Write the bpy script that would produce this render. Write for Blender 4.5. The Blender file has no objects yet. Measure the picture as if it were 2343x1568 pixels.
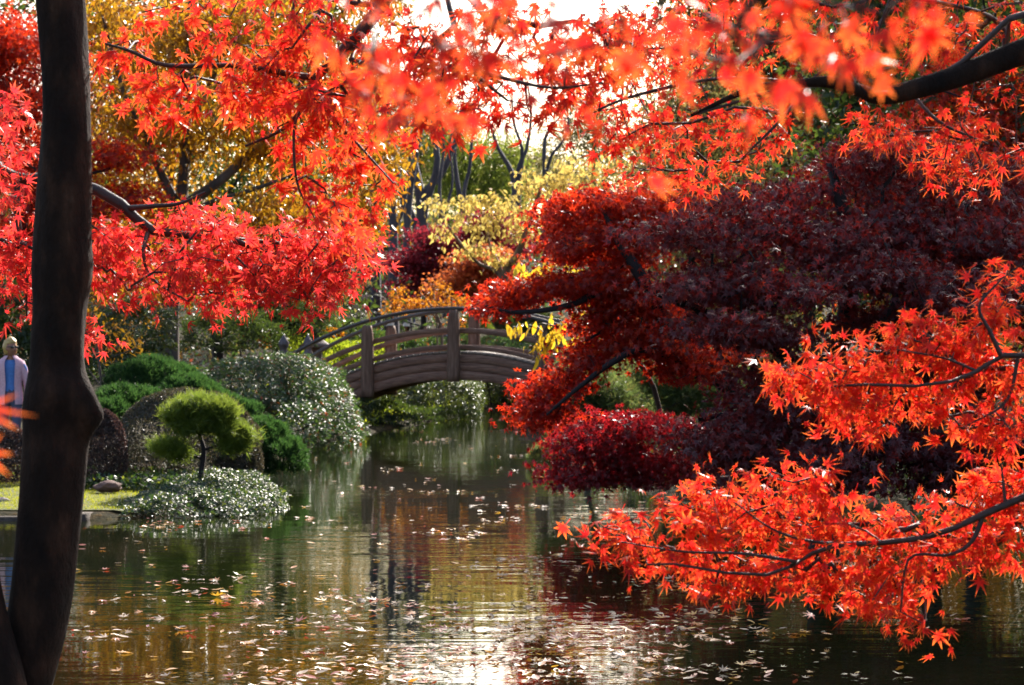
import bpy, math, random
import numpy as np
from mathutils import Vector, Matrix

# ------------------------------------------------------------------ camera, sky, sun, exposure
scn = bpy.context.scene
EYE = 1.85
cam_d = bpy.data.cameras.new('camera'); cam = bpy.data.objects.new('camera', cam_d)
scn.collection.objects.link(cam); scn.camera = cam
cam.location = (0, 0, EYE); cam.rotation_euler = (math.radians(90), 0, 0)
cam_d.sensor_width = 23.6; cam_d.lens = 50; cam_d.clip_start = .1; cam_d.clip_end = 2000
cam_d.dof.use_dof = True; cam_d.dof.focus_distance = 10.5; cam_d.dof.aperture_fstop = 5.0
SUN_EL, SUN_AZ = math.radians(34), math.radians(18)          # ahead of the camera, to the right
world = bpy.data.worlds.new('World'); scn.world = world; world.use_nodes = True
nt = world.node_tree; bg = nt.nodes['Background']
sky = nt.nodes.new('ShaderNodeTexSky'); sky.sky_type = 'NISHITA'; sky.sun_disc = False
sky.sun_elevation = SUN_EL; sky.sun_rotation = SUN_AZ; sky.dust_density = 4.0; sky.air_density = 1.0
nt.links.new(sky.outputs[0], bg.inputs[0]); bg.inputs[1].default_value = 0.135
sun_d = bpy.data.lights.new('sun', 'SUN'); sun = bpy.data.objects.new('sun', sun_d)
scn.collection.objects.link(sun); sun_d.energy = 5.0; sun_d.angle = math.radians(.55); sun_d.color = (1, .93, .84)
SDIR = Vector((math.sin(SUN_AZ)*math.cos(SUN_EL), math.cos(SUN_AZ)*math.cos(SUN_EL), math.sin(SUN_EL)))
sun.rotation_euler = SDIR.to_track_quat('Z', 'Y').to_euler(); sun.location = (10, 40, 30)
scn.view_settings.view_transform = 'Standard'; scn.view_settings.look = 'None'
scn.view_settings.exposure = 1.1; scn.view_settings.gamma = 1
cy = scn.cycles
cy.max_bounces = 6; cy.diffuse_bounces = 3; cy.glossy_bounces = 3; cy.transmission_bounces = 3
cy.transparent_max_bounces = 4; cy.caustics_reflective = False; cy.caustics_refractive = False
cy.use_denoising = True; cy.sample_clamp_indirect = 6

# ------------------------------------------------------------------ helpers
K = 4963.0                                   # focal length expressed in photo-survey units
def at(vx, vy, D):                           # a surveyed bearing and distance -> a point in metres
    return np.array([(vx-1171)/K*D, D, EYE-(vy-784)/K*D])
R = np.random.default_rng(11)
COL = scn.collection
def tag(o, label=None, cat=None, group=None, kind=None):
    if label: o['label'] = label
    if cat: o['category'] = cat
    if group: o['group'] = group
    if kind: o['kind'] = kind
    return o
def empty(name, loc, label=None, cat=None, group=None):
    o = bpy.data.objects.new(name, None); COL.objects.link(o); o.location = [float(v) for v in loc]
    o.empty_display_size = .2
    return tag(o, label, cat, group)
def mesh(name, V, faces, mats=None, attrs=None, smooth=False, midx=None):
    """faces: list of int arrays (n,k)"""
    me = bpy.data.meshes.new(name); V = np.asarray(V, dtype=np.float32)
    me.vertices.add(len(V)); me.vertices.foreach_set('co', V.ravel())
    faces = [np.asarray(f, dtype=np.int32) for f in faces if len(f)]
    tot = [np.full(len(f), f.shape[1], dtype=np.int32) for f in faces]
    lt = np.concatenate(tot); li = np.concatenate([f.ravel() for f in faces])
    me.loops.add(len(li)); me.loops.foreach_set('vertex_index', li)
    me.polygons.add(len(lt))
    ls = np.zeros(len(lt), dtype=np.int32); ls[1:] = np.cumsum(lt)[:-1]
    me.polygons.foreach_set('loop_start', ls); me.polygons.foreach_set('loop_total', lt)
    if smooth: me.polygons.foreach_set('use_smooth', np.ones(len(lt), dtype=bool))
    for m in (mats or []): me.materials.append(m)
    if midx is not None: me.polygons.foreach_set('material_index', np.asarray(midx, dtype=np.int32))
    for k, a in (attrs or {}).items():
        at_ = me.attributes.new(k, 'FLOAT', 'POINT'); at_.data.foreach_set('value', np.asarray(a, dtype=np.float32))
    me.update(calc_edges=True)
    return me
def link(name, me, parent=None, loc=(0, 0, 0), kind=None):
    o = bpy.data.objects.new(name, me); COL.objects.link(o); o.location = [float(v) for v in loc]
    if parent: o.parent = parent
    if kind: o['kind'] = kind
    return o
def part(name, V, faces, mat, parent, attrs=None, smooth=False, kind=None):
    V = np.asarray(V, dtype=float)
    if parent is not None:
        b = np.array(parent.location)
        p = parent
        while p.parent: p = p.parent; b = b + np.array(p.location)
        V = V - b
    return link(name, mesh(name, V, faces, [mat] if mat else None, attrs, smooth), parent, kind=kind)
def nrm(a): return a/np.maximum(np.linalg.norm(a, axis=-1, keepdims=True), 1e-9)
def box(c, s, taper=1.0, rot=0.0, bev=0.0):
    x, y, z = np.array(s)/2
    V = []
    for zz, k in ((-z, 1), (z, taper)):
        if bev:
            X, Y = x*k, y*k
            V += [(-X+bev,-Y,zz),(X-bev,-Y,zz),(X,-Y+bev,zz),(X,Y-bev,zz),(X-bev,Y,zz),(-X+bev,Y,zz),(-X,Y-bev,zz),(-X,-Y+bev,zz)]
        else: V += [(-x*k,-y*k,zz),(x*k,-y*k,zz),(x*k,y*k,zz),(-x*k,y*k,zz)]
    V = np.array(V, float); n = len(V)//2
    ca, sa = math.cos(rot), math.sin(rot)
    V[:, :2] = V[:, :2] @ np.array([[ca, sa], [-sa, ca]])
    V += np.array(c)
    Q = [(i, (i+1) % n, n+(i+1) % n, n+i) for i in range(n)]
    cap = [list(range(n))[::-1]], [list(range(n, 2*n))]
    return V, [Q, cap[0], cap[1]]
def lathe(prof, c, n=16, sq=False):
    a = np.linspace(0, 2*np.pi, n, endpoint=False) + (np.pi/n if sq else 0)
    V = np.concatenate([[[r*math.cos(t), r*math.sin(t), z] for t in a] for r, z in prof]) + np.array(c)
    Q = [(j*n+i, j*n+(i+1) % n, (j+1)*n+(i+1) % n, (j+1)*n+i) for j in range(len(prof)-1) for i in range(n)]
    return V, [Q, [list(range(n))[::-1]], [list(range((len(prof)-1)*n, len(prof)*n))]]
def merge(items):
    Vs, Fs, o = [], {}, 0
    for V, fs in items:
        for f in fs:
            f = np.asarray(f); Fs.setdefault(f.shape[1], []).append(f+o)
        Vs.append(V); o += len(V)
    return np.concatenate(Vs), [np.concatenate(v) for v in Fs.values()]
def spline(pts, n):
    """Catmull-Rom through pts (m,k) -> n samples"""
    P = np.asarray(pts, float); P = np.vstack([2*P[0]-P[1], P, 2*P[-1]-P[-2]])
    t = np.linspace(0, len(P)-3-1e-6, n); i = t.astype(int); f = (t-i)[:, None]
    p0, p1, p2, p3 = P[i], P[i+1], P[i+2], P[i+3]
    return .5*((2*p1)+(-p0+p2)*f+(2*p0-5*p1+4*p2-p3)*f*f+(-p0+3*p1-3*p2+p3)*f**3)
def frames(T):
    ref = np.tile(np.array([.17, .93, .32]), (len(T), 1))
    bad = np.abs((T*nrm(ref)).sum(1)) > .95; ref[bad] = (1, 0, .1)
    u = nrm(np.cross(T, ref)); return u, np.cross(T, u)
def tube(path, rad, sides=10, lump=0.0, seed=0, knots=()):
    P = np.asarray(path, float); n = len(P); rad = np.asarray(rad, float)
    T = nrm(np.gradient(P, axis=0)); u, v = frames(T)
    a = np.linspace(0, 2*np.pi, sides, endpoint=False)
    rr = np.tile(rad[:, None], (1, sides))
    if lump:
        g = np.random.default_rng(seed)
        for k in range(6):
            ka, kz, ph = g.integers(1, 6), g.uniform(1, 9), g.uniform(0, 6.28)
            rr = rr*(1+lump*np.sin(ka*a[None]+kz*P[:, 2:3]+ph)/(1+.4*k))
    ring = P[:, None]+rr[..., None]*(np.cos(a)[None, :, None]*u[:, None]+np.sin(a)[None, :, None]*v[:, None])
    for c, amp, sg in knots:
        d = np.linalg.norm(ring-np.array(c), axis=-1); ring += (amp*np.exp(-(d/sg)**2))[..., None]*nrm(ring-P[:, None])
    V = ring.reshape(-1, 3)
    i = np.arange(n-1)[:, None]*sides; j = np.arange(sides)[None]; j2 = (j+1) % sides
    Q = np.stack([i+j, i+j2, i+sides+j2, i+sides+j], -1).reshape(-1, 4)
    V = np.vstack([V, P[:1], P[-1:]])
    c0, c1 = len(V)-2, len(V)-1; j = np.arange(sides); j2 = (j+1) % sides
    T3 = np.concatenate([np.stack([j2, j, np.full(sides, c0)], 1), np.stack([(n-1)*sides+j, (n-1)*sides+j2, np.full(sides, c1)], 1)])
    return V, [Q, T3]

# ------------------------------------------------------------------ materials
def newmat(name):
    m = bpy.data.materials.new(name); m.use_nodes = True; t = m.node_tree
    return m, t, t.nodes['Principled BSDF'], t.nodes['Material Output']
def ramp(t, cols, src):
    r = t.nodes.new('ShaderNodeValToRGB'); e = r.color_ramp.elements
    while len(e) > len(cols): e.remove(e[-1])
    while len(e) < len(cols): e.new(.5)
    for el, (p, c) in zip(e, cols): el.position = p; el.color = (*c, 1)
    t.links.new(src, r.inputs[0]); return r
def noise(t, scale, detail=4, rough=.55, coord='Object', stretch=None):
    tc = t.nodes.new('ShaderNodeTexCoord'); n = t.nodes.new('ShaderNodeTexNoise')
    n.inputs['Scale'].default_value = scale; n.inputs['Detail'].default_value = detail; n.inputs['Roughness'].default_value = rough
    src = tc.outputs[coord]
    if stretch:
        mp = t.nodes.new('ShaderNodeMapping'); mp.inputs['Scale'].default_value = stretch
        t.links.new(src, mp.inputs[0]); src = mp.outputs[0]
    t.links.new(src, n.inputs['Vector']); return n
def solid(name, cols, scale=8, rough=.7, bump=.3, bscale=None, stretch=None, spec=.4, detail=5, dist=.02, metal=0):
    m, t, p, _ = newmat(name)
    n = noise(t, scale, detail, .6, stretch=stretch); r = ramp(t, cols, n.outputs[0])
    t.links.new(r.outputs[0], p.inputs['Base Color']); p.inputs['Roughness'].default_value = rough
    p.inputs['Specular IOR Level'].default_value = spec; p.inputs['Metallic'].default_value = metal
    if bump:
        b = t.nodes.new('ShaderNodeBump'); b.inputs['Strength'].default_value = bump; b.inputs['Distance'].default_value = dist
        n2 = noise(t, bscale or scale*3, 6, .65, stretch=stretch)
        t.links.new(n2.outputs[0], b.inputs['Height']); t.links.new(b.outputs[0], p.inputs['Normal'])
    return m
def leafmat(name, cols, tcols, fac=.5, rough=.38, spec=.5, tip=None, tipt=None):
    """cols: reflected colours over the per-leaf random value, tcols: colours of light shining through"""
    m, t, p, out = newmat(name)
    a = t.nodes.new('ShaderNodeAttribute'); a.attribute_name = 'rnd'
    c = ramp(t, cols, a.outputs['Fac']).outputs[0]; c2 = ramp(t, tcols, a.outputs['Fac']).outputs[0]
    if tip:
        b = t.nodes.new('ShaderNodeAttribute'); b.attribute_name = 'tip'
        mr = t.nodes.new('ShaderNodeMapRange'); mr.inputs['From Min'].default_value = .32; mr.inputs['From Max'].default_value = 1.0
        t.links.new(b.outputs['Fac'], mr.inputs['Value'])
        def mix(A, colr):
            x = t.nodes.new('ShaderNodeMix'); x.data_type = 'RGBA'
            t.links.new(mr.outputs[0], x.inputs[0]); t.links.new(A, x.inputs[6]); x.inputs[7].default_value = (*colr, 1)
            return x.outputs[2]
        c, c2 = mix(c, tip), mix(c2, tipt)
    if tip:                                  # blotches and browned patches on the blade
        nz = noise(t, 45, 3, .6); rz = ramp(t, [(.3, (.45, .4, .4)), (.48, (1, 1, 1)), (.7, (1, 1, 1)), (.8, (1.0, 1.35, 1.1))], nz.outputs[0])
        def mul(A):
            x = t.nodes.new('ShaderNodeMix'); x.data_type = 'RGBA'; x.blend_type = 'MULTIPLY'; x.inputs[0].default_value = .8
            t.links.new(A, x.inputs[6]); t.links.new(rz.outputs[0], x.inputs[7]); return x.outputs[2]
        c, c2 = mul(c), mul(c2)
    t.links.new(c, p.inputs['Base Color']); p.inputs['Roughness'].default_value = rough
    p.inputs['Specular IOR Level'].default_value = spec
    tr = t.nodes.new('ShaderNodeBsdfTranslucent'); t.links.new(c2, tr.inputs[0])
    mx = t.nodes.new('ShaderNodeMixShader'); mx.inputs[0].default_value = fac
    t.links.new(p.outputs[0], mx.inputs[1]); t.links.new(tr.outputs[0], mx.inputs[2]); t.links.new(mx.outputs[0], out.inputs[0])
    return m
M = {}
M['maple_orange'] = leafmat('maple_orange', [(0, (.50, .025, .012)), (.5, (.55, .04, .012)), (1, (.6, .08, .015))],
    [(0, (.86, .018, .02)), (.55, (.94, .03, .022)), (1, (.95, .085, .022))], .66, .4, .55, (.62, .13, .02), (.98, .27, .04))
M['maple_scarlet'] = leafmat('maple_scarlet', [(0, (.48, .02, .014)), (.6, (.55, .035, .02)), (1, (.6, .09, .02))],
    [(0, (.86, .035, .022)), (.6, (.92, .065, .03)), (1, (.95, .17, .025))], .6, .36, .55, (.62, .13, .02), (.97, .22, .03))
M['maple_pink'] = leafmat('maple_pink', [(0, (.5, .02, .022)), (.6, (.56, .035, .03)), (1, (.6, .07, .03))],
    [(0, (.9, .026, .035)), (.6, (.95, .044, .05)), (1, (.95, .1, .05))], .66, .4, .55, (.6, .08, .03), (.97, .15, .05))
M['maple_dark'] = leafmat('maple_dark', [(0, (.06, .012, .02)), (.6, (.1, .016, .022)), (1, (.15, .022, .018))],
    [(0, (.25, .012, .012)), (.6, (.4, .022, .012)), (1, (.62, .06, .012))], .45, .45, .7)
M['maple_red'] = leafmat('maple_red', [(0, (.16, .012, .012)), (.6, (.24, .02, .013)), (1, (.32, .045, .013))],
    [(0, (.75, .035, .014)), (.6, (.88, .06, .014)), (1, (.92, .14, .018))], .6, .34, .6)
M['maple_crimson'] = leafmat('maple_crimson', [(0, (.12, .008, .018)), (.6, (.18, .012, .022)), (1, (.26, .02, .02))],
    [(0, (.4, .012, .02)), (.6, (.58, .02, .025)), (1, (.7, .05, .018))], .5, .34, .6)
M['burgundy'] = leafmat('burgundy', [(0, (.11, .012, .03)), (1, (.2, .02, .035))], [(0, (.3, .02, .04)), (1, (.5, .04, .05))], .45, .5, .4)
M['rust'] = leafmat('rust', [(0, (.3, .06, .025)), (1, (.42, .11, .04))], [(0, (.6, .12, .04)), (1, (.75, .22, .06))], .5, .5, .4)
M['orange_leaf'] = leafmat('orange_leaf', [(0, (.4, .12, .015)), (1, (.5, .2, .02))], [(0, (.8, .25, .02)), (1, (.9, .42, .03))], .5, .45, .4)
M['gold'] = leafmat('gold', [(0, (.13, .06, .012)), (.35, (.26, .13, .014)), (.75, (.42, .25, .018)), (1, (.22, .22, .03))],
    [(0, (.3, .12, .01)), (.35, (.5, .22, .012)), (.75, (.76, .44, .022)), (1, (.4, .4, .03))], .5, .3, .7)
M['yellow_leaf'] = leafmat('yellow_leaf', [(0, (.45, .26, .015)), (1, (.55, .4, .03))], [(0, (.9, .5, .02)), (1, (.9, .7, .05))], .5, .35, .5)
M['straw'] = leafmat('straw', [(0, (.5, .36, .09)), (1, (.6, .5, .16))], [(0, (.8, .56, .12)), (1, (.9, .76, .22))], .45, .45, .4)
M['camellia'] = leafmat('camellia', [(0, (.02, .045, .014)), (.8, (.04, .075, .02)), (1, (.1, .11, .02))], [(0, (.08, .16, .015)), (1, (.3, .36, .03))], .3, .4, 1.0)
M['azalea'] = leafmat('azalea', [(0, (.03, .06, .03)), (.9, (.05, .09, .045)), (1, (.2, .06, .02))], [(0, (.1, .2, .03)), (.9, (.14, .26, .04)), (1, (.6, .1, .02))], .3, .46, 1.0)
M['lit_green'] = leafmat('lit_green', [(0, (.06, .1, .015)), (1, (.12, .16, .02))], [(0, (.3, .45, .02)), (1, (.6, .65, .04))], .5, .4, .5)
M['juniper'] = leafmat('juniper', [(0, (.016, .045, .014)), (1, (.03, .075, .02))], [(0, (.04, .12, .025)), (1, (.11, .23, .045))], .42, .5, .35)
M['clipped'] = leafmat('clipped', [(0, (.022, .03, .018)), (.6, (.045, .042, .03)), (1, (.12, .08, .06))], [(0, (.05, .07, .02)), (1, (.16, .11, .06))], .28, .42, .7)
M['clipped_red'] = leafmat('clipped_red', [(0, (.018, .012, .012)), (.7, (.05, .032, .03)), (1, (.16, .1, .085))], [(0, (.06, .03, .025)), (1, (.2, .1, .08))], .25, .45, .6)
M['pine'] = leafmat('pine', [(0, (.05, .085, .014)), (1, (.11, .14, .02))], [(0, (.14, .24, .03)), (1, (.42, .5, .06))], .48, .4, .5)
M['pine_grey'] = leafmat('pine_grey', [(0, (.04, .075, .035)), (.6, (.08, .11, .045)), (1, (.24, .16, .06))], [(0, (.14, .26, .07)), (.6, (.26, .34, .08)), (1, (.6, .42, .12))], .45, .45, .4)
M['ivy'] = leafmat('ivy', [(0, (.018, .036, .02)), (1, (.04, .066, .026))], [(0, (.05, .12, .02)), (.7, (.12, .22, .03)), (1, (.4, .45, .04))], .3, .4, .6)
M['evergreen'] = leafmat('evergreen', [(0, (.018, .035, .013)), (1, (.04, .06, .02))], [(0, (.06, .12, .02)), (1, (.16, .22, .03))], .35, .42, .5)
M['willow'] = leafmat('willow', [(0, (.07, .11, .02)), (1, (.16, .18, .03))], [(0, (.16, .26, .035)), (1, (.42, .46, .06))], .45, .5, .3)
M['olive'] = leafmat('olive', [(0, (.07, .07, .03)), (.5, (.14, .12, .05)), (1, (.22, .16, .07))], [(0, (.2, .22, .06)), (1, (.5, .4, .12))], .4, .5, .3)
M['grass'] = leafmat('grass', [(0, (.07, .11, .012)), (1, (.13, .15, .02))], [(0, (.4, .46, .02)), (1, (.65, .62, .04))], .5, .5, .3)
M['float_pale'] = leafmat('float_pale', [(0, (.1, .06, .035)), (.5, (.3, .19, .11)), (1, (.5, .36, .22))], [(0, (.4, .25, .1)), (1, (.5, .35, .15))], .2, .5, 1.0)
M['float_orange'] = leafmat('float_orange', [(0, (.45, .12, .02)), (1, (.55, .3, .03))], [(0, (.8, .25, .02)), (1, (.9, .5, .04))], .35, .42, 1.0)
M['float_red'] = leafmat('float_red', [(0, (.25, .03, .02)), (1, (.42, .07, .03))], [(0, (.6, .05, .02)), (1, (.8, .12, .03))], .35, .3, .9)
M['bark_near'] = solid('bark_near', [(.3, (.006, .003, .002)), (.5, (.02, .009, .005)), (.64, (.05, .022, .012)), (.76, (.11, .058, .036))], 11, .9, 1.0, 30, (1, 1, .45), .25, dist=.02, detail=8)
M['bark_twig'] = solid('bark_twig', [(.3, (.025, .013, .01)), (.7, (.07, .035, .028))], 20, .55, .3, 60, spec=.5)
M['bark_grey'] = solid('bark_grey', [(.3, (.05, .04, .035)), (.7, (.14, .11, .095))], 6, .85, .6, 20, (1, 1, .3))
M['bark_dark'] = solid('bark_dark', [(.3, (.012, .009, .01)), (.7, (.04, .03, .032))], 6, .85, .5, 20, (1, 1, .3))
M['bark_slate'] = solid('bark_slate', [(.3, (.045, .042, .052)), (.7, (.12, .108, .125))], 4, .8, .5, 14, (1, 1, .3))
M['bark_tan'] = solid('bark_tan', [(.3, (.12, .08, .055)), (.7, (.26, .18, .13))], 6, .8, .5, 20, (1, 1, .3))
M['wood'] = solid('wood', [(.25, (.06, .03, .02)), (.48, (.24, .128, .09)), (.75, (.42, .26, .19))], 4.5, .65, .8, 16, (.7, .7, 9), .5, 6, .01)
M['wood_post'] = solid('wood_post', [(.25, (.075, .042, .03)), (.5, (.22, .13, .095)), (.75, (.36, .24, .18))], 4, .65, .5, 18, (6, 6, .6), .4, 6, .01)
M['wood_deck'] = solid('wood_deck', [(.3, (.16, .12, .1)), (.7, (.32, .26, .22))], 4, .5, .4, 20, (8, 1, 4), .6)
M['rail'] = solid('rail', [(.3, (.03, .027, .028)), (.7, (.08, .07, .07))], 4, .28, .15, 30, spec=.8)
M['stone'] = solid('stone', [(.3, (.1, .08, .08)), (.55, (.2, .16, .155)), (.75, (.32, .27, .26))], 5, .75, .7, 25)
M['rock'] = solid('rock', [(.35, (.02, .014, .012)), (.52, (.05, .036, .033)), (.64, (.11, .08, .07)), (.74, (.26, .2, .17))], 22, .85, 1.0, 34, dist=.05, detail=7)
M['rock_red'] = solid('rock_red', [(.3, (.07, .035, .03)), (.7, (.2, .11, .09))], 3, .85, .7, 12)
M['kerb'] = solid('kerb', [(.3, (.035, .026, .02)), (.55, (.09, .068, .055)), (.75, (.17, .13, .11))], 9, .85, 1.0, 30)
M['finial'] = solid('finial', [(.3, (.05, .045, .06)), (.7, (.14, .12, .14))], 10, .35, .2, 30, spec=.7)
M['iron'] = solid('iron', [(.3, (.012, .012, .014)), (.7, (.03, .03, .034))], 12, .35, .1, 40, spec=.7)

# water: murky and mirror-like, long low ripples
m, t, p, out = newmat('pond_water'); M['water'] = m
n0 = noise(t, .5, 3, .5); rr_ = ramp(t, [(.3, (.006, .01, .003)), (.7, (.014, .015, .005))], n0.outputs[0])
t.links.new(rr_.outputs[0], p.inputs['Base Color']); p.inputs['Roughness'].default_value = .02; p.inputs['IOR'].default_value = 1.33
n1 = noise(t, 1.0, 2, .5, stretch=(.9, 3.0, 1)); n2 = noise(t, 5.0, 2, .5, stretch=(.8, 2.6, 1)); n3 = noise(t, .35, 2, .5)
ad = t.nodes.new('ShaderNodeMath'); ad.operation = 'MULTIPLY_ADD'; ad.inputs[1].default_value = .16
t.links.new(n2.outputs[0], ad.inputs[0]); t.links.new(n1.outputs[0], ad.inputs[2])
b = t.nodes.new('ShaderNodeBump'); b.inputs['Distance'].default_value = .03
mr = t.nodes.new('ShaderNodeMapRange'); mr.inputs['From Min'].default_value = .35; mr.inputs['From Max'].default_value = .7
mr.inputs['To Min'].default_value = .06; mr.inputs['To Max'].default_value = .3
t.links.new(n3.outputs[0], mr.inputs['Value']); t.links.new(mr.outputs[0], b.inputs['Strength'])
t.links.new(ad.outputs[0], b.inputs['Height']); t.links.new(b.outputs[0], p.inputs['Normal'])
# bare ground: mulch and fallen leaves
m, t, p, out = newmat('ground'); M['ground'] = m
na = noise(t, .35, 6, .6); nb = noise(t, 14, 5, .7)
ra = ramp(t, [(.35, (.035, .026, .016)), (.52, (.05, .052, .022)), (.7, (.085, .055, .03))], na.outputs[0])
rb = ramp(t, [(.45, (.5, .5, .5)), (.62, (1.3, 1.0, .8)), (.72, (2.4, 1.3, .7))], nb.outputs[0])
mu = t.nodes.new('ShaderNodeMix'); mu.data_type = 'RGBA'; mu.blend_type = 'MULTIPLY'; mu.inputs[0].default_value = 1
t.links.new(ra.outputs[0], mu.inputs[6]); t.links.new(rb.outputs[0], mu.inputs[7]); t.links.new(mu.outputs[2], p.inputs['Base Color'])
p.inputs['Roughness'].default_value = .95; p.inputs['Specular IOR Level'].default_value = .1
b = t.nodes.new('ShaderNodeBump'); b.inputs['Strength'].default_value = .8; b.inputs['Distance'].default_value = .05
t.links.new(nb.outputs[0], b.inputs['Height']); t.links.new(b.outputs[0], p.inputs['Normal'])
M['lawn'] = solid('lawn', [(.35, (.07, .085, .012)), (.65, (.14, .14, .022))], 6, .9, .6, 60)

# ------------------------------------------------------------------ leaf templates (base at origin, tip along +y, face +z)
def maple_leaf(seed=0, hi=True, curl=.35):
    g = np.random.default_rng(seed)
    if hi:
        ang = np.radians([-128, -80, -40, 0, 40, 80, 128])+g.normal(0, .05, 7)
        ln = np.array([.38, .74, .95, 1.05, .95, .74, .38])*g.uniform(.88, 1.1, 7); val, hw = .27, .125
    else:
        ang = np.radians([-100, -48, 0, 48, 100]); ln = np.array([.6, .92, 1.05, .92, .6]); val, hw = .26, .13
    V = [(0, 0, 0)]; tip = [0.]
    for k, (a, l) in enumerate(zip(ang, ln)):
        d = np.array([math.sin(a), math.cos(a)]); q = np.array([d[1], -d[0]])
        pa = ang[k-1] if k else a-.6
        v = (a+pa)/2 if k else a-.45
        V.append((math.sin(v)*val*min(1, l+.25), math.cos(v)*val*min(1, l+.25), 0)); tip.append(.2)
        if hi:
            s = d*l*.5-q*hw*(.6+.4*l); V.append((*s, 0)); tip.append(.45)
        V.append((*(d*l), 0)); tip.append(1.)
        if hi:
            s = d*l*.5+q*hw*(.6+.4*l); V.append((*s, 0)); tip.append(.45)
    a = ang[-1]+.45; V.append((math.sin(a)*val*.6, math.cos(a)*val*.6, 0)); tip.append(.2)
    V = np.array(V); r2 = (V[:, :2]**2).sum(1)
    V[:, 2] = -curl*r2+.06*np.sin(4*V[:, 0]+seed)+.05*g.normal(size=len(V))*np.sqrt(r2)
    n = len(V)-1
    F = [(0, i+1, i) for i in range(1, n)]
    if hi:                                   # petiole
        V = np.vstack([V, [(-.02, -.75, .03), (.02, -.75, .03), (.02, 0, .005), (-.02, 0, .005)]]); tip += [.1]*4
        F += [(n+1, n+2, n+3), (n+1, n+3, n+4)]
        V[:, 1] += .75                       # origin at the petiole's foot
    else: V[:, 1] += .2
    return V, np.array(F), np.array(tip)
def oval_leaf(w=.24, fold=.07, droop=.12):
    V = np.array([(0, 0, 0), (w, .42, fold), (0, 1, -droop), (-w, .42, fold)])
    return V, np.array([(0, 1, 2), (0, 2, 3)]), np.array([0, .5, 1, .5])
def big_oval(w=.2, curl=.35):
    ys = [0, .25, .55, .85, 1.0]; ws = [.02, w*.9, w, w*.5, .0]
    V, tip = [], []
    for y, x in zip(ys, ws):
        z = -curl*y*y
        V += [(-x, y, z+.25*x), (0, y, z), (x, y, z+.25*x)]; tip += [y]*3
    F = []
    for i in range(4):
        a = 3*i
        F += [(a, a+1, a+4), (a, a+4, a+3), (a+1, a+2, a+5), (a+1, a+5, a+4)]
    return np.array(V), np.array(F), np.array(tip)
def needles(n=7, w=.02, spread=.6, seed=3):
    g = np.random.default_rng(seed); V, F, tip = [], [], []
    for k in range(n):
        d = nrm(np.array([g.normal(0, spread), 1, g.normal(0, spread)])); s = nrm(np.cross(d, g.normal(size=3)))*w
        i = len(V); V += [tuple(-s), tuple(s), tuple(d*g.uniform(.7, 1.1))]; F.append((i, i+1, i+2)); tip += [0, 0, 1]
    return np.array(V), np.array(F), np.array(tip)
HI = [maple_leaf(s, True, c) for s, c in ((1, .3), (2, .5), (3, .15), (4, .75), (5, .4), (6, 1.0), (7, .6))]
LO = [maple_leaf(s, False, c) for s, c in ((1, .3), (2, .55))]
def simpler(T):                              # the same leaf without the shoulders of its lobes
    V, F, t_ = T; k = [0]
    for l in range(7): k += [1+4*l, 3+4*l]
    k.append(29); Vn = V[k]; n = len(k)-1
    return Vn, np.array([(0, i+1, i) for i in range(1, n)]), t_[k]
MID = [simpler(T) for T in HI]
def star_far(curl):
    V, F, tip = [], [], []
    for a, l in zip(np.radians([-100, -48, 0, 48, 100]), (.6, .92, 1.05, .92, .6)):
        d = np.array([math.sin(a), math.cos(a)]); q = np.array([d[1], -d[0]]); i = len(V)
        for w, t_ in ((-d*.1-q*.2, 0), (d*l, 1), (-d*.1+q*.2, 0)): V.append((w[0], w[1]+.2, -curl*(w@w))); tip.append(t_)
        F.append((i, i+2, i+1))
    return np.array(V), np.array(F), np.array(tip, float)
FAR = [star_far(.3), star_far(.55)]
OVAL = [oval_leaf(), oval_leaf(.2, .1, .3)]
ROUND = [oval_leaf(.36, .05, .1), oval_leaf(.32, .1, .2)]
LONG = [big_oval(.19, .35), big_oval(.22, .6), big_oval(.17, .15)]
NEED = [needles(5, .036, .55, s) for s in (1, 2)]
FINE = [needles(3, .085, .35, s) for s in (4, 5)]
def basis(tdir, nor):
    tdir = nrm(tdir); x = nrm(np.cross(tdir, nor)); return x, tdir, np.cross(x, tdir)
def scatter(Ts, pos, tdir, nor, size, rnd):
    x, y, z = basis(tdir, nor); Vs, Fs, A, B, off = [], [], [], [], 0
    pick = R.integers(0, len(Ts), len(pos))
    for k, (TV, TF, TT) in enumerate(Ts):
        s = pick == k; n = s.sum()
        if not n: continue
        S = size[s][:, None, None]
        V = pos[s][:, None]+S*(TV[None, :, 0:1]*x[s][:, None]+TV[None, :, 1:2]*y[s][:, None]+TV[None, :, 2:3]*z[s][:, None])
        Vs.append(V.reshape(-1, 3)); Fs.append((TF[None]+(np.arange(n)*len(TV))[:, None, None]+off).reshape(-1, 3))
        A.append(np.repeat(rnd[s], len(TV))); B.append(np.tile(TT, n)); off += n*len(TV)
    return np.concatenate(Vs), [np.concatenate(Fs)], {'rnd': np.concatenate(A), 'tip': np.concatenate(B)}

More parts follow.
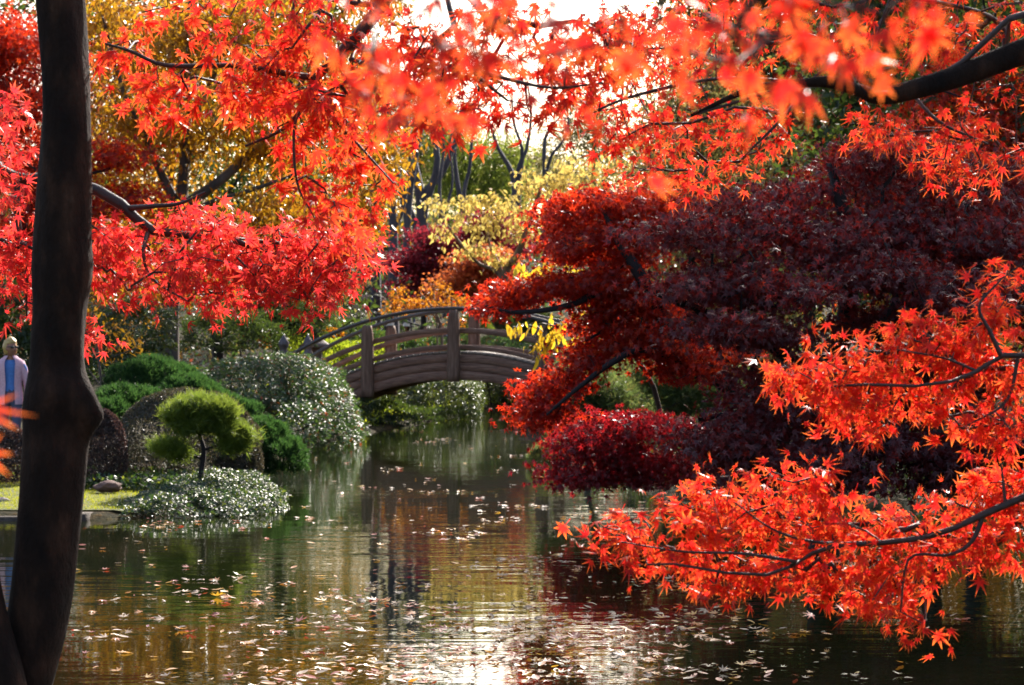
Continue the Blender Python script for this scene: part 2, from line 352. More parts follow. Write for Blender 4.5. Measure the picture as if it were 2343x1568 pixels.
# ------------------------------------------------------------------ skeletons
class Skel:
    def __init__(s, root, r0=.05):
        s.P = np.zeros((40000, 3)); s.par = np.full(40000, -1); s.rm = np.zeros(40000); s.n = 1
        s.P[0] = root; s.rm[0] = r0; s.tw = []
    def near(s, p): return int(np.argmin(((s.P[:s.n]-p)**2).sum(1)))
    def add(s, p, par, r=0.):
        i = s.n; s.P[i] = p; s.par[i] = par; s.rm[i] = r; s.n += 1; return i
    def path(s, pts, r0, r1, n=14, join=True):
        pts = np.asarray(pts, float)
        c = s.near(pts[0]) if join else 0
        Q = spline(pts, n); L = np.linspace(r0, r1, n)
        if np.linalg.norm(s.P[c]-Q[0]) < 1e-6: Q, L = Q[1:], L[1:]
        for q, r in zip(Q, L): c = s.add(q, c, r)
        return c
    def grow(s, pts, step=.25, wig=.12, sag=.0, tip=.004):
        root = s.P[0]; o = np.argsort(((pts-root)**2).sum(1))
        for p in pts[o]:
            d2 = ((s.P[:s.n]-p)**2).sum(1); c = int(np.argmin(d2)); L = math.sqrt(d2[c])
            k = max(1, min(6, int(math.ceil(L/step)))); a = s.P[c].copy(); b0 = a
            w = R.normal(0, wig*L, 3)
            for j in range(1, k+1):
                f = j/k; q = a+(p-a)*f+w*math.sin(math.pi*f)*.6+np.array([0, 0, sag*L*math.sin(math.pi*f)])
                c = s.add(q, c, 0.)
                if j == k-1: b0 = q
            s.tw.append((b0, s.P[c].copy()))
    def build(s, tipr=.004, expo=2.2, sides=5, rmin=0.0):
        n = s.n; P = s.P[:n]; par = s.par[:n]; acc = np.zeros(n)
        r = np.zeros(n)
        nch = np.bincount(par[1:], minlength=n)
        for i in range(n-1, -1, -1):
            r[i] = max(tipr if acc[i] == 0 else acc[i]**(1/expo), 0)
            if s.rm[i] > 0: r[i] = max(s.rm[i], min(r[i], s.rm[i]*1.15))
            if par[i] >= 0: acc[par[i]] += r[i]**expo
        for i in range(1, n): r[i] = min(r[i], r[par[i]])
        main = np.full(n, -1); best = np.zeros(n)
        for i in range(1, n):
            if r[i] > best[par[i]]: best[par[i]] = r[i]; main[par[i]] = i
        E = np.arange(1, n); d = np.zeros((n, 3)); d[1:] = nrm(P[1:]-P[par[1:]]+1e-9)
        d[0] = d[main[0]] if main[0] >= 0 else (0, 0, 1)
        T = d.copy(); hm = main >= 0; T[hm] = nrm(d[hm]+d[main[hm]]+1e-9)
        a = np.linspace(0, 2*np.pi, sides, endpoint=False)
        def ring(C, T_, r_):
            u, v = frames(T_)
            return C[:, None]+r_[:, None, None]*(np.cos(a)[None, :, None]*u[:, None]+np.sin(a)[None, :, None]*v[:, None])
        Va = ring(P, T, r); ism = main[par[1:]] == E; non = E[~ism]
        Vb = ring(P[par[non]], d[non], r[non])
        V = np.concatenate([Va.reshape(-1, 3), Vb.reshape(-1, 3)])
        st = np.zeros(n, dtype=int); st[E[ism]] = par[E[ism]]*sides; st[non] = n*sides+np.arange(len(non))*sides
        j = np.arange(sides)[None]; j2 = (j+1) % sides
        s0 = st[1:][:, None]; e0 = (E*sides)[:, None]
        return V, [np.stack([s0+j, s0+j2, e0+j2, e0+j], -1).reshape(-1, 4)]
def ell(c, r, n, shell=.5):
    d = nrm(R.normal(size=(n, 3))); return np.array(c)+d*(R.random(n)**shell)[:, None]*np.array(r)
def vb(vx, vy, D, rx, ry, dep):
    return at(vx, vy, D), np.array([rx/K*D, dep, ry/K*D])
def pads(blobs, k, fx=.55, fz=.3):
    o2 = []
    for b_ in blobs:
        c, r = np.array(b_[0]), np.array(b_[1])
        for q in ell(c, r*.78, k, .45): o2.append((q, r*np.array([fx, fx, fz])*R.uniform(.65, 1.3), b_[2] if len(b_) > 2 else 1))
    return o2
def leaf_field(tw, per, size, jit, down, rndness, up=.6, face=None, out=.4):
    """leaves around twig ends -> pos, tip dir, normal, size, random value"""
    A = np.array([t[0] for t in tw]); B = np.array([t[1] for t in tw]); n = len(B)*per
    i = np.repeat(np.arange(len(B)), per); f = R.uniform(.2, 1.15, n)[:, None]
    pos = A[i]+(B[i]-A[i])*f+R.normal(size=(n, 3))*np.array(jit)
    td = nrm(B[i]-A[i]+1e-6)*out+R.normal(size=(n, 3))*rndness+np.array([0, 0, -down])
    nor = R.normal(size=(n, 3))*.55+np.array([0, 0, up])
    if face is not None: nor = nor+np.array(face)
    cl = np.clip(R.normal(.5, .2, len(B))[i]*.6+R.random(n)*.4, 0, 1)
    return pos, td, nor, size*R.uniform(.5, 1.3, n), cl

# ------------------------------------------------------------------ setting: ground, pond
POND = np.array([(-40, 9), (40, 9), (40, 24), (9, 23.2), (5.5, 23.4), (3.2, 24.4), (1.7, 25.8), (1.2, 29), (.55, 33), (.75, 40), (.6, 50), (.35, 57),
    (.0, 61), (-.9, 61), (-.95, 57), (-1.9, 50), (-3.0, 43), (-3.5, 38), (-3.4, 30), (-3.2, 26), (-3.0, 24.6), (-3.4, 23.2), (-4.2, 22.5), (-8, 22.45), (-40, 22.6)], float)
def sdist(X, Y):
    P = np.stack([X, Y], -1); best = np.full(X.shape, 1e9); ins = np.zeros(X.shape, bool); n = len(POND)
    for i in range(n):
        a, b2 = POND[i], POND[(i+1) % n]; e = b2-a
        h = np.clip(((P-a)@e)/(e@e), 0, 1)[..., None]
        best = np.minimum(best, np.linalg.norm(P-a-h*e, axis=-1))
        c = ((a[1] > Y) != (b2[1] > Y)) & (X < (b2[0]-a[0])*(Y-a[1])/(b2[1]-a[1]+1e-12)+a[0]); ins ^= c
    return np.where(ins, -best, best)
def sm(a, b, x): x = np.clip((x-a)/(b-a), 0, 1); return x*x*(3-2*x)
def tz(x, y):
    x = np.asarray(x, float); y = np.asarray(y, float); d = sdist(x, y)
    z = np.where(d < 0, np.maximum(-.7, d*.7-.05), -.05+.12*sm(0, .25, d)+.13*sm(.2, 4, d))
    z = z+np.where(d > 0, .45*sm(46, 66, y)*sm(0, 6, d), 0)
    z = z+.21*np.maximum(0, np.minimum(y, 118)-79)*sm(0, 3, d)+.0*x
    z = z+np.where(d > 0, .05*np.sin(x*.9+1)*np.sin(y*.7)*sm(.3, 3, d), 0)
    z = z+.12*np.maximum(0, np.minimum(np.abs(x+1), 30)-11)*sm(30, 50, y)*.6
    return z
def tz1(x, y): return float(tz(np.array([x]), np.array([y]))[0])
gx = np.concatenate([[-400, -220, -120, -70, -45, -32], np.arange(-24, -9, 1.5), np.arange(-9, 9, .22), np.arange(9, 25, 1.5), [32, 45, 70, 120, 220, 400]])
gy = np.concatenate([[-200, -60, -20, -6, 0, 4, 6.5], np.arange(8, 70, .3), np.arange(70, 122, 1.5), [130, 150, 200, 300, 600]])
GX, GY = np.meshgrid(gx, gy); GZ = tz(GX, GY)
nx, ny = len(gx), len(gy)
ii = np.arange(ny-1)[:, None]*nx+np.arange(nx-1)[None]
Q = np.stack([ii, ii+1, ii+nx+1, ii+nx], -1).reshape(-1, 4)
g_ = link('ground', mesh('ground', np.stack([GX, GY, GZ], -1).reshape(-1, 3), [Q], [M['ground']], smooth=True)); tag(g_, 'dark leaf-littered garden ground and rising wooded bank', 'ground', kind='structure')
w_ = link('pond_water', mesh('pond_water', [(-41, 8.4, 0), (41, 8.4, 0), (41, 26.5, 0), (6, 27, 0), (2.6, 63, 0), (-4, 63, 0), (-6, 27, 0), (-41, 26.5, 0)], [[list(range(8))]], [M['water']]))
tag(w_, 'still murky pond water reflecting the autumn trees', 'water', kind='structure')
# lawn sheet by the water on the left bank, with blades on it
lx = np.arange(-16, -3.9, .2); ly = np.arange(22.9, 28.6, .2); LX, LY = np.meshgrid(lx, ly)
LZ = tz(LX, LY)+.012; ii = np.arange(len(ly)-1)[:, None]*len(lx)+np.arange(len(lx)-1)[None]
o = link('lawn', mesh('lawn', np.stack([LX, LY, LZ], -1).reshape(-1, 3), [np.stack([ii, ii+1, ii+len(lx)+1, ii+len(lx)], -1).reshape(-1, 4)], [M['lawn']], smooth=True))
tag(o, 'sunlit mossy lawn strip beside the pond edging', 'lawn', kind='structure')
n = 16000; px = R.uniform(-8, -3.9, n); py = R.uniform(22.95, 28.5, n); pos = np.stack([px, py, tz(px, py)+.01], 1)
V, F, A = scatter([needles(3, .05, .5, 1), needles(3, .06, .7, 2)], pos, np.tile([0, 0, 1.], (n, 1))+R.normal(0, .25, (n, 3)), R.normal(size=(n, 3)), R.uniform(.025, .05, n), R.random(n))
tag(link('grass', mesh('grass', V, F, [M['grass']], A)), 'short yellow-green grass blades on the lawn by the pond', 'grass', kind='stuff')
# low stone edging along the lawn, separate blocks
ed = empty('pond_edging', (-6, 22.5, 0), 'low pale stone edging between the lawn and the water', 'edging')
x = -12.
k = 0
while x < -4.45:
    L = R.uniform(.5, .8); V, F = box((x+L/2, 22.62+R.normal(0, .015), -.02+R.normal(0, .008)), (L-.012, .4, .15), .95, bev=.02)
    part('stone_block', V, F, M['kerb'], ed); x += L; k += 1

# ------------------------------------------------------------------ plants
def shrub(name, label, cat, blobs, mat, Ts, size, count, bark='bark_dark', rough=.12, out=.6, up=.5, nout=1.0, depth=.18, twigs=40, jit=.5, group=None, nup=.25, njit=.5, floor=True):
    C = np.array([b_[0] for b_ in blobs]); RR = np.array([b_[1] for b_ in blobs])
    base = np.array([C[:, 0].mean(), C[:, 1].mean(), 0.]); base[2] = tz1(base[0], base[1])
    root = empty(name, base, label, cat, group)
    ar = (RR[:, 0]*RR[:, 2]+RR[:, 1]*RR[:, 2]+RR[:, 0]*RR[:, 1]); w = ar/ar.sum()
    pos, nor = [], []
    for c, r, f in zip(C, RR, w):
        n = int(count*f*1.4); d = nrm(R.normal(size=(n, 3))); d[:, 2] = np.where(d[:, 2] < -.5, -d[:, 2], d[:, 2])
        ph = R.uniform(0, 6.28, 6)
        wob = 1+rough*(np.sin(d[:, 0]*5+ph[0])*np.sin(d[:, 2]*6+ph[1])+.6*np.sin(d[:, 1]*11+ph[2]+d[:, 0]*9)+.4*np.sin(d[:, 2]*17+ph[3])*np.sin(d[:, 0]*15+ph[4]))
        sh = wob*(1-depth*R.random(n)**1.6)
        pos.append(c+d*sh[:, None]*r); nor.append(nrm(d/r))
    pos = np.concatenate(pos); nor = np.concatenate(nor)
    keep = np.ones(len(pos), bool)
    for c, r in zip(C, RR): keep &= (((pos-c)/r)**2).sum(1) > (1-depth-.12)**2
    if floor: keep &= pos[:, 2] > np.maximum(tz(pos[:, 0], pos[:, 1]), 0.)+.01
    pos, nor = pos[keep], nor[keep]; n = len(pos)
    td = nor*out+np.array([0, 0, up])+R.normal(0, jit, (n, 3))
    nn = nor*nout+R.normal(0, njit, (n, 3))+np.array([.03, -.05-.2*nup, nup])
    if nup > .6: nn = nrm(nn); td = td-(td*nn).sum(1, keepdims=True)*nn
    V, F, A = scatter(Ts, pos, td, nn, size*R.uniform(.6, 1.25, n), R.random(n))
    part('foliage', V, F, M[mat], root, A, kind='stuff')
    sk = Skel(base-np.array([0, 0, .05]), .05); pts = np.concatenate([ell(c, r*.85, max(3, int(twigs*f)), .6) for c, r, f in zip(C, RR, w)])
    pts = pts[pts[:, 2] > base[2]+.02]
    if len(pts):
        sk.grow(pts, .3, .1); V, F = sk.build(.006, 2.2, 4); part('branches', V, F, M[bark], root)
    return root
def tree(name, label, cat, base, paths, blobs, mat, Ts, size, npts, per, bark='bark_dark', jit=(.12, .12, .06), down=.5, rndness=.6, up=.7, face=None, tipr=.005, sides=5, step=.4, group=None, r0=.12, shell=.5, expo=2.2, wig=.12, sag=0, out=.4, keep_leaves=0, clip=None, pad=0, padz=.45):
    if pad: blobs = pads(blobs, pad, .62, padz)
    base = np.array(base, float); root = empty(name, base, label, cat, group)
    sk = Skel(base-np.array([0, 0, .15]), r0)
    for pts, a, b2 in paths: sk.path(pts, a, b2, 16)
    wts = np.array([b_[1][0]*b_[1][2]*(b_[2] if len(b_) > 2 else 1) for b_ in blobs]); wts = wts/wts.sum()
    pts = np.concatenate([ell(b_[0], b_[1], max(2, int(round(npts*w))), shell) for b_, w in zip(blobs, wts)])
    pts = pts[pts[:, 2] > np.maximum(tz(pts[:, 0], pts[:, 1]), 0)+.15]
    if clip is not None: pts = pts[clip(pts)]
    sk.grow(pts, step, wig, sag); V, F = sk.build(tipr, expo, sides)
    part('trunk', V, F, M[bark], root, smooth=True)
    if per:
        pos, td, nor, sz, rnd = leaf_field(sk.tw, per, size, jit, down, rndness, up, face, out)
        ok = pos[:, 2] > np.maximum(tz(pos[:, 0], pos[:, 1]), 0)+.03
        pos, td, nor, sz, rnd = pos[ok], td[ok], nor[ok], sz[ok], rnd[ok]
        if keep_leaves: single_leaves(root, base, Ts, M[mat], pos, td, nor, sz, rnd, keep_leaves)
        else:
            V, F, A = scatter(Ts, pos, td, nor, sz, rnd); part('crown', V, F, M[mat], root, A, kind='stuff')
    return root
def single_leaves(root, base, Ts, mat, pos, td, nor, sz, rnd, nmax=300):
    """the leaves that show largest become parts of their own, the rest one joined part"""
    vx = pos[:, 0]/pos[:, 1]; vz = (pos[:, 2]-EYE)/pos[:, 1]
    infr = (np.abs(vx) < .233) & (np.abs(vz) < .156); score = np.where(infr, sz/pos[:, 1], 0)*R.uniform(.8, 1.2, len(pos))
    o = np.argsort(-score); big = o[:min(nmax, int(infr.sum()))]; rest = np.setdiff1d(np.arange(len(pos)), big)
    NV = 5; bank = []
    for k, (TV, TF, TT) in enumerate(Ts):
        bank.append([mesh('leaf', TV, [TF], [mat], {'rnd': np.full(len(TV), (q+.5)/NV), 'tip': TT}) for q in range(NV)])
    x, y, z = basis(td[big], nor[big])
    for j, i in enumerate(big):
        me = bank[R.integers(len(Ts))][min(NV-1, int(rnd[i]*NV))]
        ob = bpy.data.objects.new('leaf', me); COL.objects.link(ob); ob.parent = root; s = sz[i]; q = pos[i]-base
        ob.matrix_basis = Matrix(((x[j, 0]*s, y[j, 0]*s, z[j, 0]*s, q[0]), (x[j, 1]*s, y[j, 1]*s, z[j, 1]*s, q[1]), (x[j, 2]*s, y[j, 2]*s, z[j, 2]*s, q[2]), (0, 0, 0, 1)))
    if len(rest):
        V, F, A = scatter(MID if Ts is HI else Ts, pos[rest], td[rest], nor[rest], sz[rest], rnd[rest]); part('crown', V, F, mat, root, A, kind='stuff')

# ================================================================== foreground maples
def gpt(x, y): return np.array([x, y, tz1(x, y)])
# --- dark trunk standing at the left, its crown arching over the top of the view
D = 6.5
base = gpt(*at(-70, 1900, D)[:2])
A_ = empty('maple_tree', base, 'dark brown maple trunk with a knot, orange-red sprays arching over the pond', 'tree')
tp = [(at(-75, 1990, D), .125), (at(-30, 1800, D), .105), (at(45, 1568, D), .094), (at(88, 1400, D), .092), (at(112, 1200, D), .091), (at(128, 1020, D), .094),
      (at(134, 900, D), .092), (at(132, 800, D), .08), (at(140, 600, D), .085), (at(148, 400, D), .081), (at(150, 200, D), .073), (at(137, 0, D), .071), (at(125, -150, D), .068), (at(120, -420, D), .06), (at(220, -800, D), .045)]
S = spline([np.append(a, r) for a, r in tp], 110)
V, F = tube(S[:, :3], S[:, 3], 40, .026, 5, knots=((at(212, 950, D-.04), .06, .055), (at(190, 900, D-.06), .022, .05), (at(160, 985, D-.09), -.012, .05), (at(120, 900, D-.09), .014, .045), (at(150, 830, D-.09), -.012, .04), (at(60, 930, D-.08), .015, .09), (at(190, 620, D), .012, .07), (at(90, 700, D-.05), -.01, .06), (at(110, 1050, D-.09), .01, .06)))
part('trunk', V, F, M['bark_near'], A_, smooth=True)
S2 = spline([np.append(at(60, 1900, D-.12), .07), np.append(at(25, 1600, D-.13), .055), np.append(at(-25, 1400, D-.12), .05), np.append(at(-60, 1200, D-.1), .045), np.append(at(-120, 900, D), .04), np.append(at(-260, 500, D), .03)], 50)
V, F = tube(S2[:, :3], S2[:, 3], 20, .02, 8); part('second_stem', V, F, M['bark_near'], A_, smooth=True)
def spray(root, base, origin, paths, blobs, npts, per, mat, size, nmax, bark='bark_twig', down=.75, jit=.045, r0=.02, face=(0, -.35, 0), tipr=.0022, name='branches', pad=3):
    if pad: blobs = pads(blobs, pad, .6, .42)
    sk = Skel(origin, r0)
    for pts, a, b2 in paths: sk.path(pts, a, b2, 18)
    wts = np.array([b_[1][0]*b_[1][2]*(b_[2] if len(b_) > 2 else 1) for b_ in blobs]); wts = wts/wts.sum()
    pts = np.concatenate([ell(b_[0], b_[1], max(2, int(round(npts*w))), .55) for b_, w in zip(blobs, wts)])
    sk.grow(pts, .12, .1, .06); V, F = sk.build(tipr, 2.0, 6)
    part(name, V, F, M[bark], root, smooth=True)
    return leaf_field(sk.tw, per, size, (jit, jit, jit*.8), down, .55, .45, face, .55)
def cat(L): return [np.concatenate(v) for v in zip(*L)]
LV = []
D = 7.0
O = at(1000, -420, 7.2)
paths = [([O, at(960, -150, 7.1), at(870, 15, 7), at(800, 100, 7), at(720, 180, 7)], .028, .015),
         ([at(720, 180, 7), at(600, 160, 6.95), at(520, 150, 6.95), at(380, 150, 6.9), at(300, 118, 6.9), at(240, 100, 6.9)], .012, .004),
         ([at(720, 180, 7), at(690, 250, 7), at(640, 300, 7.1), at(560, 335, 7.1)], .01, .004),
         ([at(690, 245, 7), at(672, 300, 6.9), at(680, 420, 6.9), at(720, 500, 6.9)], .006, .003),
         ([at(870, 15, 7), at(760, 0, 7.1), at(600, -30, 7.1)], .01, .005),
         ([at(700, 210, 7), at(790, 300, 6.9), at(900, 420, 6.8)], .006, .003)]
B = [vb(*a, .3) for a in ((270, 130, D, 60, 55), (330, 200, D, 80, 50), (430, 195, D, 90, 60), (540, 205, D, 90, 55), (640, 160, D, 90, 65), (570, 110, D, 90, 45),
     (760, 230, D, 90, 70), (700, 330, D, 65, 60), (790, 330, D, 80, 60), (850, 400, D, 55, 30), (770, 460, D, 45, 40), (800, 520, D, 30, 30), (720, 420, D, 50, 50))]
B += [(*vb(*a, .35), w) for a, w in (((430, 40, D, 150, 45), .25), ((680, 60, D, 140, 60), .5), ((820, 150, D, 90, 80), .7), ((560, -60, D, 220, 60), .2), ((760, -80, D, 150, 70), .3))]
LV.append(spray(A_, base, O, paths, B, 230, 5, 'maple_orange', .044, 0, name='upper_branch'))
# nearer, blurred sprays across the top
D = 2.3; O = at(900, -600, 2.2)
paths = [([O, at(930, -200, 2.2), at(980, -90, 2.25), at(1150, -80, 2.2), at(1400, -70, 2.15)], .009, .003), ([at(980, -90, 2.25), at(1010, 30, 2.25), at(1090, 130, 2.15)], .0035, .002), ([at(930, -200, 2.2), at(870, -20, 2.35), at(850, 120, 2.25)], .0035, .002)]
B = [vb(a[0], a[1]-62, *a[2:], .16) for a in ((960, 50, D, 90, 60), (1010, 120, D-.3, 100, 50), (1110, 170, D-.3, 90, 35), (870, 160, D, 70, 70), (840, 230, D, 40, 50), (1080, 20, D, 110, 40), (1230, 10, D, 110, 35), (1400, 110, D-.3, 60, 45), (1180, 110, D-.2, 60, 40))]
LV.append(spray(A_, base, O, paths, B, 24, 3, 'maple_orange', .028, 0, name='near_branch', pad=0))
D = 6.2; O = at(1000, -420, 7.0)
paths = [([O, at(1010, -100, 6.4), at(1040, 60, 6.2), at(1080, 160, 6.1), at(1160, 230, 6.1)], .012, .004), ([at(1040, 60, 6.2), at(950, 140, 6.2), at(900, 240, 6.2)], .008, .003), ([at(1080, 160, 6.1), at(1250, 200, 6.), at(1380, 190, 6.)], .006, .003)]
B = [(*vb(*a, .3), w) for a, w in (((910, 235, D, 80, 45), 1), ((1000, 190, D, 90, 60), 1), ((1000, 250, D, 70, 35), 1), ((1090, 235, D, 60, 40), .8), ((1190, 255, D, 80, 35), .5), ((1150, 40, D, 140, 40), .7), ((1250, 110, D, 90, 50), .6), ((1310, 200, D, 80, 60), .7), ((1400, 60, D, 100, 60), .9), ((1450, 140, D, 90, 50), .8), ((1060, 120, D, 80, 50), .5), ((960, 80, D, 80, 60), .7), ((1120, 150, D, 80, 60), .4))]
LV.append(spray(A_, base, O, paths, B, 175, 6, 'maple_orange', .036, 0, name='middle_branch'))
single_leaves(A_, base, HI, M['maple_orange'], *cat(LV), 300)

# --- maple rooted off to the left, rose-red spray
D = 8.0
base = gpt(-4.3, 7.6)
B_ = empty('maple_tree', base, 'rose-red maple spray hanging across the left bank behind the dark trunk', 'tree')
tr = spline([base-np.array([0, 0, .1]), base+np.array([.1, .1, 1.0]), base+np.array([.5, .3, 2.2]), base+np.array([.8, .6, 4.0])], 30)
V, F = tube(tr, np.linspace(.12, .06, 30), 16, .03, 3); part('trunk', V, F, M['bark_near'], B_, smooth=True)
O = tr[16]
paths = [([O, at(-150, 340, 7.9), at(0, 388, 8), at(50, 412, 8), at(120, 405, 8.05), at(210, 430, 8), at(290, 477, 8), at(340, 525, 8), at(440, 540, 8), at(520, 545, 8), at(600, 575, 8), at(700, 605, 8)], .04, .006),
         ([at(290, 477, 8), at(350, 472, 7.9), at(410, 466, 7.9), at(470, 440, 7.9)], .012, .004),
         ([at(340, 525, 8), at(328, 580, 7.9), at(350, 640, 7.9), at(430, 690, 7.8)], .01, .003),
         ([at(520, 545, 8), at(620, 555, 8.1), at(760, 570, 8.1), at(850, 590, 8.1)], .008, .003),
         ([at(40, 412, 8), at(40, 500, 8), at(60, 600, 8), at(60, 690, 8)], .016, .004), ([at(-100, 352, 8), at(-40, 300, 8), at(30, 280, 8)], .012, .004)]
B = [vb(a[0], a[1]-12, *a[2:], .4) for a in ((10, 270, D, 70, 40), (20, 330, D, 60, 40), (40, 450, D, 60, 40), (30, 560, D, 60, 50), (40, 650, D, 50, 50), (55, 735, D, 30, 22), (130, 600, D, 60, 80), (150, 500, D, 60, 60),
     (250, 540, D, 55, 55), (330, 580, D, 80, 50), (420, 620, D, 90, 55), (420, 510, D, 70, 35), (520, 520, D, 80, 50), (560, 620, D, 90, 60), (650, 645, D, 100, 45),
     (740, 620, D, 90, 55), (810, 590, D, 55, 45), (650, 545, D, 90, 45), (740, 540, D, 70, 40), (480, 680, D, 70, 35), (610, 685, D, 50, 25), (730, 680, D, 60, 30), (205, 775, D, 14, 14), (255, 620, D, 50, 50), (320, 660, D, 60, 40))]
lv = spray(B_, base, O, paths, B, 480, 7, 'maple_pink', .035, 0, name='branches')
single_leaves(B_, base, HI, M['maple_pink'], *lv, 300)

# --- maple rooted off to the right: thick limb above, two orange sprays low over the water
base = gpt(4.55, 7.1)
C_ = empty('maple_tree', base, 'vivid orange-red maple reaching in from the right over the water', 'tree')
tr = spline([base-np.array([0, 0, .1]), base+np.array([-.05, 0, 1.0]), base+np.array([-.3, -.1, 2.4]), base+np.array([-.5, 0, 4.2])], 40)
V, F = tube(tr, np.linspace(.15, .07, 40), 18, .03, 4); part('trunk', V, F, M['bark_near'], C_, smooth=True)
LV = []
def atc(vx, vy, D): return at(vx, vy, D*1.45)
D = 4.9; O = tr[20]
lp = [(O, .075), (atc(3300, -60, 4.7), .07), (atc(2950, -40, 4.6), .06), (atc(2640, 20, 4.5), .05), (atc(2420, 90, 4.5), .043), (atc(2330, 122, 4.5), .041), (atc(2200, 172, 4.5), .036), (atc(2080, 208, 4.5), .031), (atc(2010, 221, 4.5), .026), (atc(1960, 206, 4.45), .02), (atc(1900, 189, 4.4), .019), (atc(1850, 190, 4.4), .015), (atc(1720, 205, 4.4), .011), (atc(1580, 265, 4.4), .005)]
lp = [(a, r*.95) for a, r in lp]; S = spline([np.append(a, r) for a, r in lp], 90); V, F = tube(S[:, :3], S[:, 3], 16, .035, 6); part('limb', V, F, M['bark_near'], C_, smooth=True)
paths = [([S[0, :3], S[20, :3], S[45, :3], S[60, :3], S[75, :3], S[89, :3]], .012, .004),
         ([atc(2300, 130, 4.9), atc(2290, 60, 4.9), atc(2210, 20, 4.8), atc(2000, -20, 4.7)], .012, .005), ([atc(1960, 206, 4.85), atc(1930, 150, 4.8), atc(1860, 90, 4.7)], .008, .003),
         ([atc(2080, 208, 4.9), atc(2150, 280, 4.8), atc(2260, 330, 4.8)], .008, .003), ([atc(1850, 190, 4.8), atc(1790, 270, 4.7), atc(1700, 360, 4.7)], .008, .003),
         ([atc(1850, 190, 4.8), atc(1650, 180, 4.7), atc(1450, 220, 4.7), atc(1330, 270, 4.7)], .009, .003)]
B = [vb(a[0], a[1], a[2]*1.45, a[3], a[4], .35*1.3) for a in ((1360, 250, D, 60, 60), (1400, 330, D, 70, 45), (1380, 200, D, 70, 50), (1470, 270, D, 90, 70), (1560, 330, D, 80, 50), (1480, 395, D, 50, 25), (1600, 400, D, 60, 35), (1700, 350, D, 70, 45),
     (1770, 330, D, 50, 35), (1640, 270, D, 90, 60), (1750, 250, D, 80, 50), (2050, 300, D, 80, 50), (2150, 300, D, 90, 60), (2250, 330, D, 80, 60), (2150, 380, D, 60, 35), (2280, 390, D, 60, 25), (2220, 220, D, 100, 50), (1990, 270, D, 50, 30),
     (1450, 110, D, 100, 70), (1580, 130, D, 100, 70), (1720, 110, D, 110, 70), (1860, 100, D, 110, 70), (2010, 110, D, 110, 80), (2150, 80, D, 110, 80), (2290, 50, D, 90, 60), (1500, 20, D, 120, 50), (1700, 10, D, 150, 50), (1900, 10, D, 150, 50), (2100, 0, D, 150, 50))]
B += [(*vb(a[0], a[1], a[2]*1.45, a[3], a[4], .6*1.3), .5) for a in ((1700, -120, 5.2, 400, 90), (2100, -150, 5.2, 350, 120), (1500, -150, 5.3, 250, 90), (2000, -350, 5.4, 400, 120))]
B += [(np.array(c), np.array(r), .55) for c, r in (((2.2, 8.6, 3.9), (.9, .7, .45)), ((3.2, 8.9, 4.2), (.9, .7, .5)), ((1.4, 8.4, 3.7), (.7, .6, .35)), ((4.2, 8.8, 4.0), (.9, .7, .5)), ((2.8, 8.2, 3.6), (.9, .6, .3)))]
B += [(*vb(a[0], a[1]-14, D*1.45, a[2], a[3], .25), .7) for a in ((2430, 60, 80, 70), (2530, 130, 90, 70), (2450, 250, 80, 60), (2580, 260, 90, 60), (2700, 90, 100, 80), (2720, 250, 90, 60), (2430, 350, 70, 45), (2570, 370, 80, 45), (2880, 150, 110, 100), (3060, 180, 110, 100), (2760, -60, 160, 80), (3200, 60, 150, 120))]
LV.append(spray(C_, base, O, paths, B, 1020, 8, 'maple_orange', .034, 0, name='upper_branch'))
D = 2.15; O = tr[24]
paths = [([O, at(2600, -400, 3.2), at(2100, -180, 2.4), at(1800, -110, 2.2), at(1560, -80, 2.1), at(1380, -60, 2.1)], .009, .003), ([at(2100, -180, 2.4), at(2000, -40, 2.2), at(1960, 60, 2.2)], .0035, .002), ([at(1800, -110, 2.2), at(1720, 10, 2.2), at(1650, 120, 2.2)], .0035, .002)]
B = [vb(a[0], a[1]-55, *a[2:], .15) for a in ((1560, 60, D, 80, 40), (1680, 100, D, 90, 50), (1780, 140, D, 90, 50), (1650, 190, D, 90, 40), (1880, 60, D, 100, 50), (1960, 130, D, 80, 50), (1500, 170, D, 70, 40), (2080, 60, D, 80, 50), (1760, 20, D, 120, 30), (1400, 60, D, 60, 30))]
LV.append(spray(C_, base, O, paths, B, 26, 3, 'maple_orange', .027, 0, name='near_branch', pad=0))
D = 4.4; O = tr[14]
paths = [([O, atc(3300, 760, 4.5), atc(2900, 850, 4.4), atc(2620, 800, 4.35), atc(2480, 830, 4.3), atc(2360, 816, 4.3), atc(2290, 815, 4.3), atc(2235, 850, 4.3), atc(2130, 882, 4.25), atc(1960, 880, 4.3), atc(1870, 890, 4.3)], .013, .003),
         ([atc(2290, 815, 4.3), atc(2265, 760, 4.3), atc(2240, 700, 4.3), atc(2290, 640, 4.3)], .008, .0025), ([atc(2235, 850, 4.3), atc(2160, 820, 4.3), atc(2050, 800, 4.3)], .005, .002), ([atc(2330, 816, 4.3), atc(2300, 920, 4.3), atc(2200, 980, 4.3)], .006, .002)]
B = [vb(a[0], a[1]-14, a[2]*1.45, a[3], a[4], .2) for a in ((1835, 875, D, 55, 35), (1900, 855, D, 70, 45), (1890, 925, D, 65, 35), (1990, 830, D, 80, 60), (1980, 920, D, 80, 50), (2020, 985, D, 40, 35), (2090, 820, D, 80, 80), (2090, 910, D, 70, 40), (2190, 800, D, 80, 90), (2190, 900, D, 70, 60),
     (2290, 740, D, 60, 70), (2290, 850, D, 70, 90), (2170, 990, D, 60, 35), (2270, 970, D, 70, 60), (2310, 640, D, 35, 30), (1800, 860, D, 25, 20))]
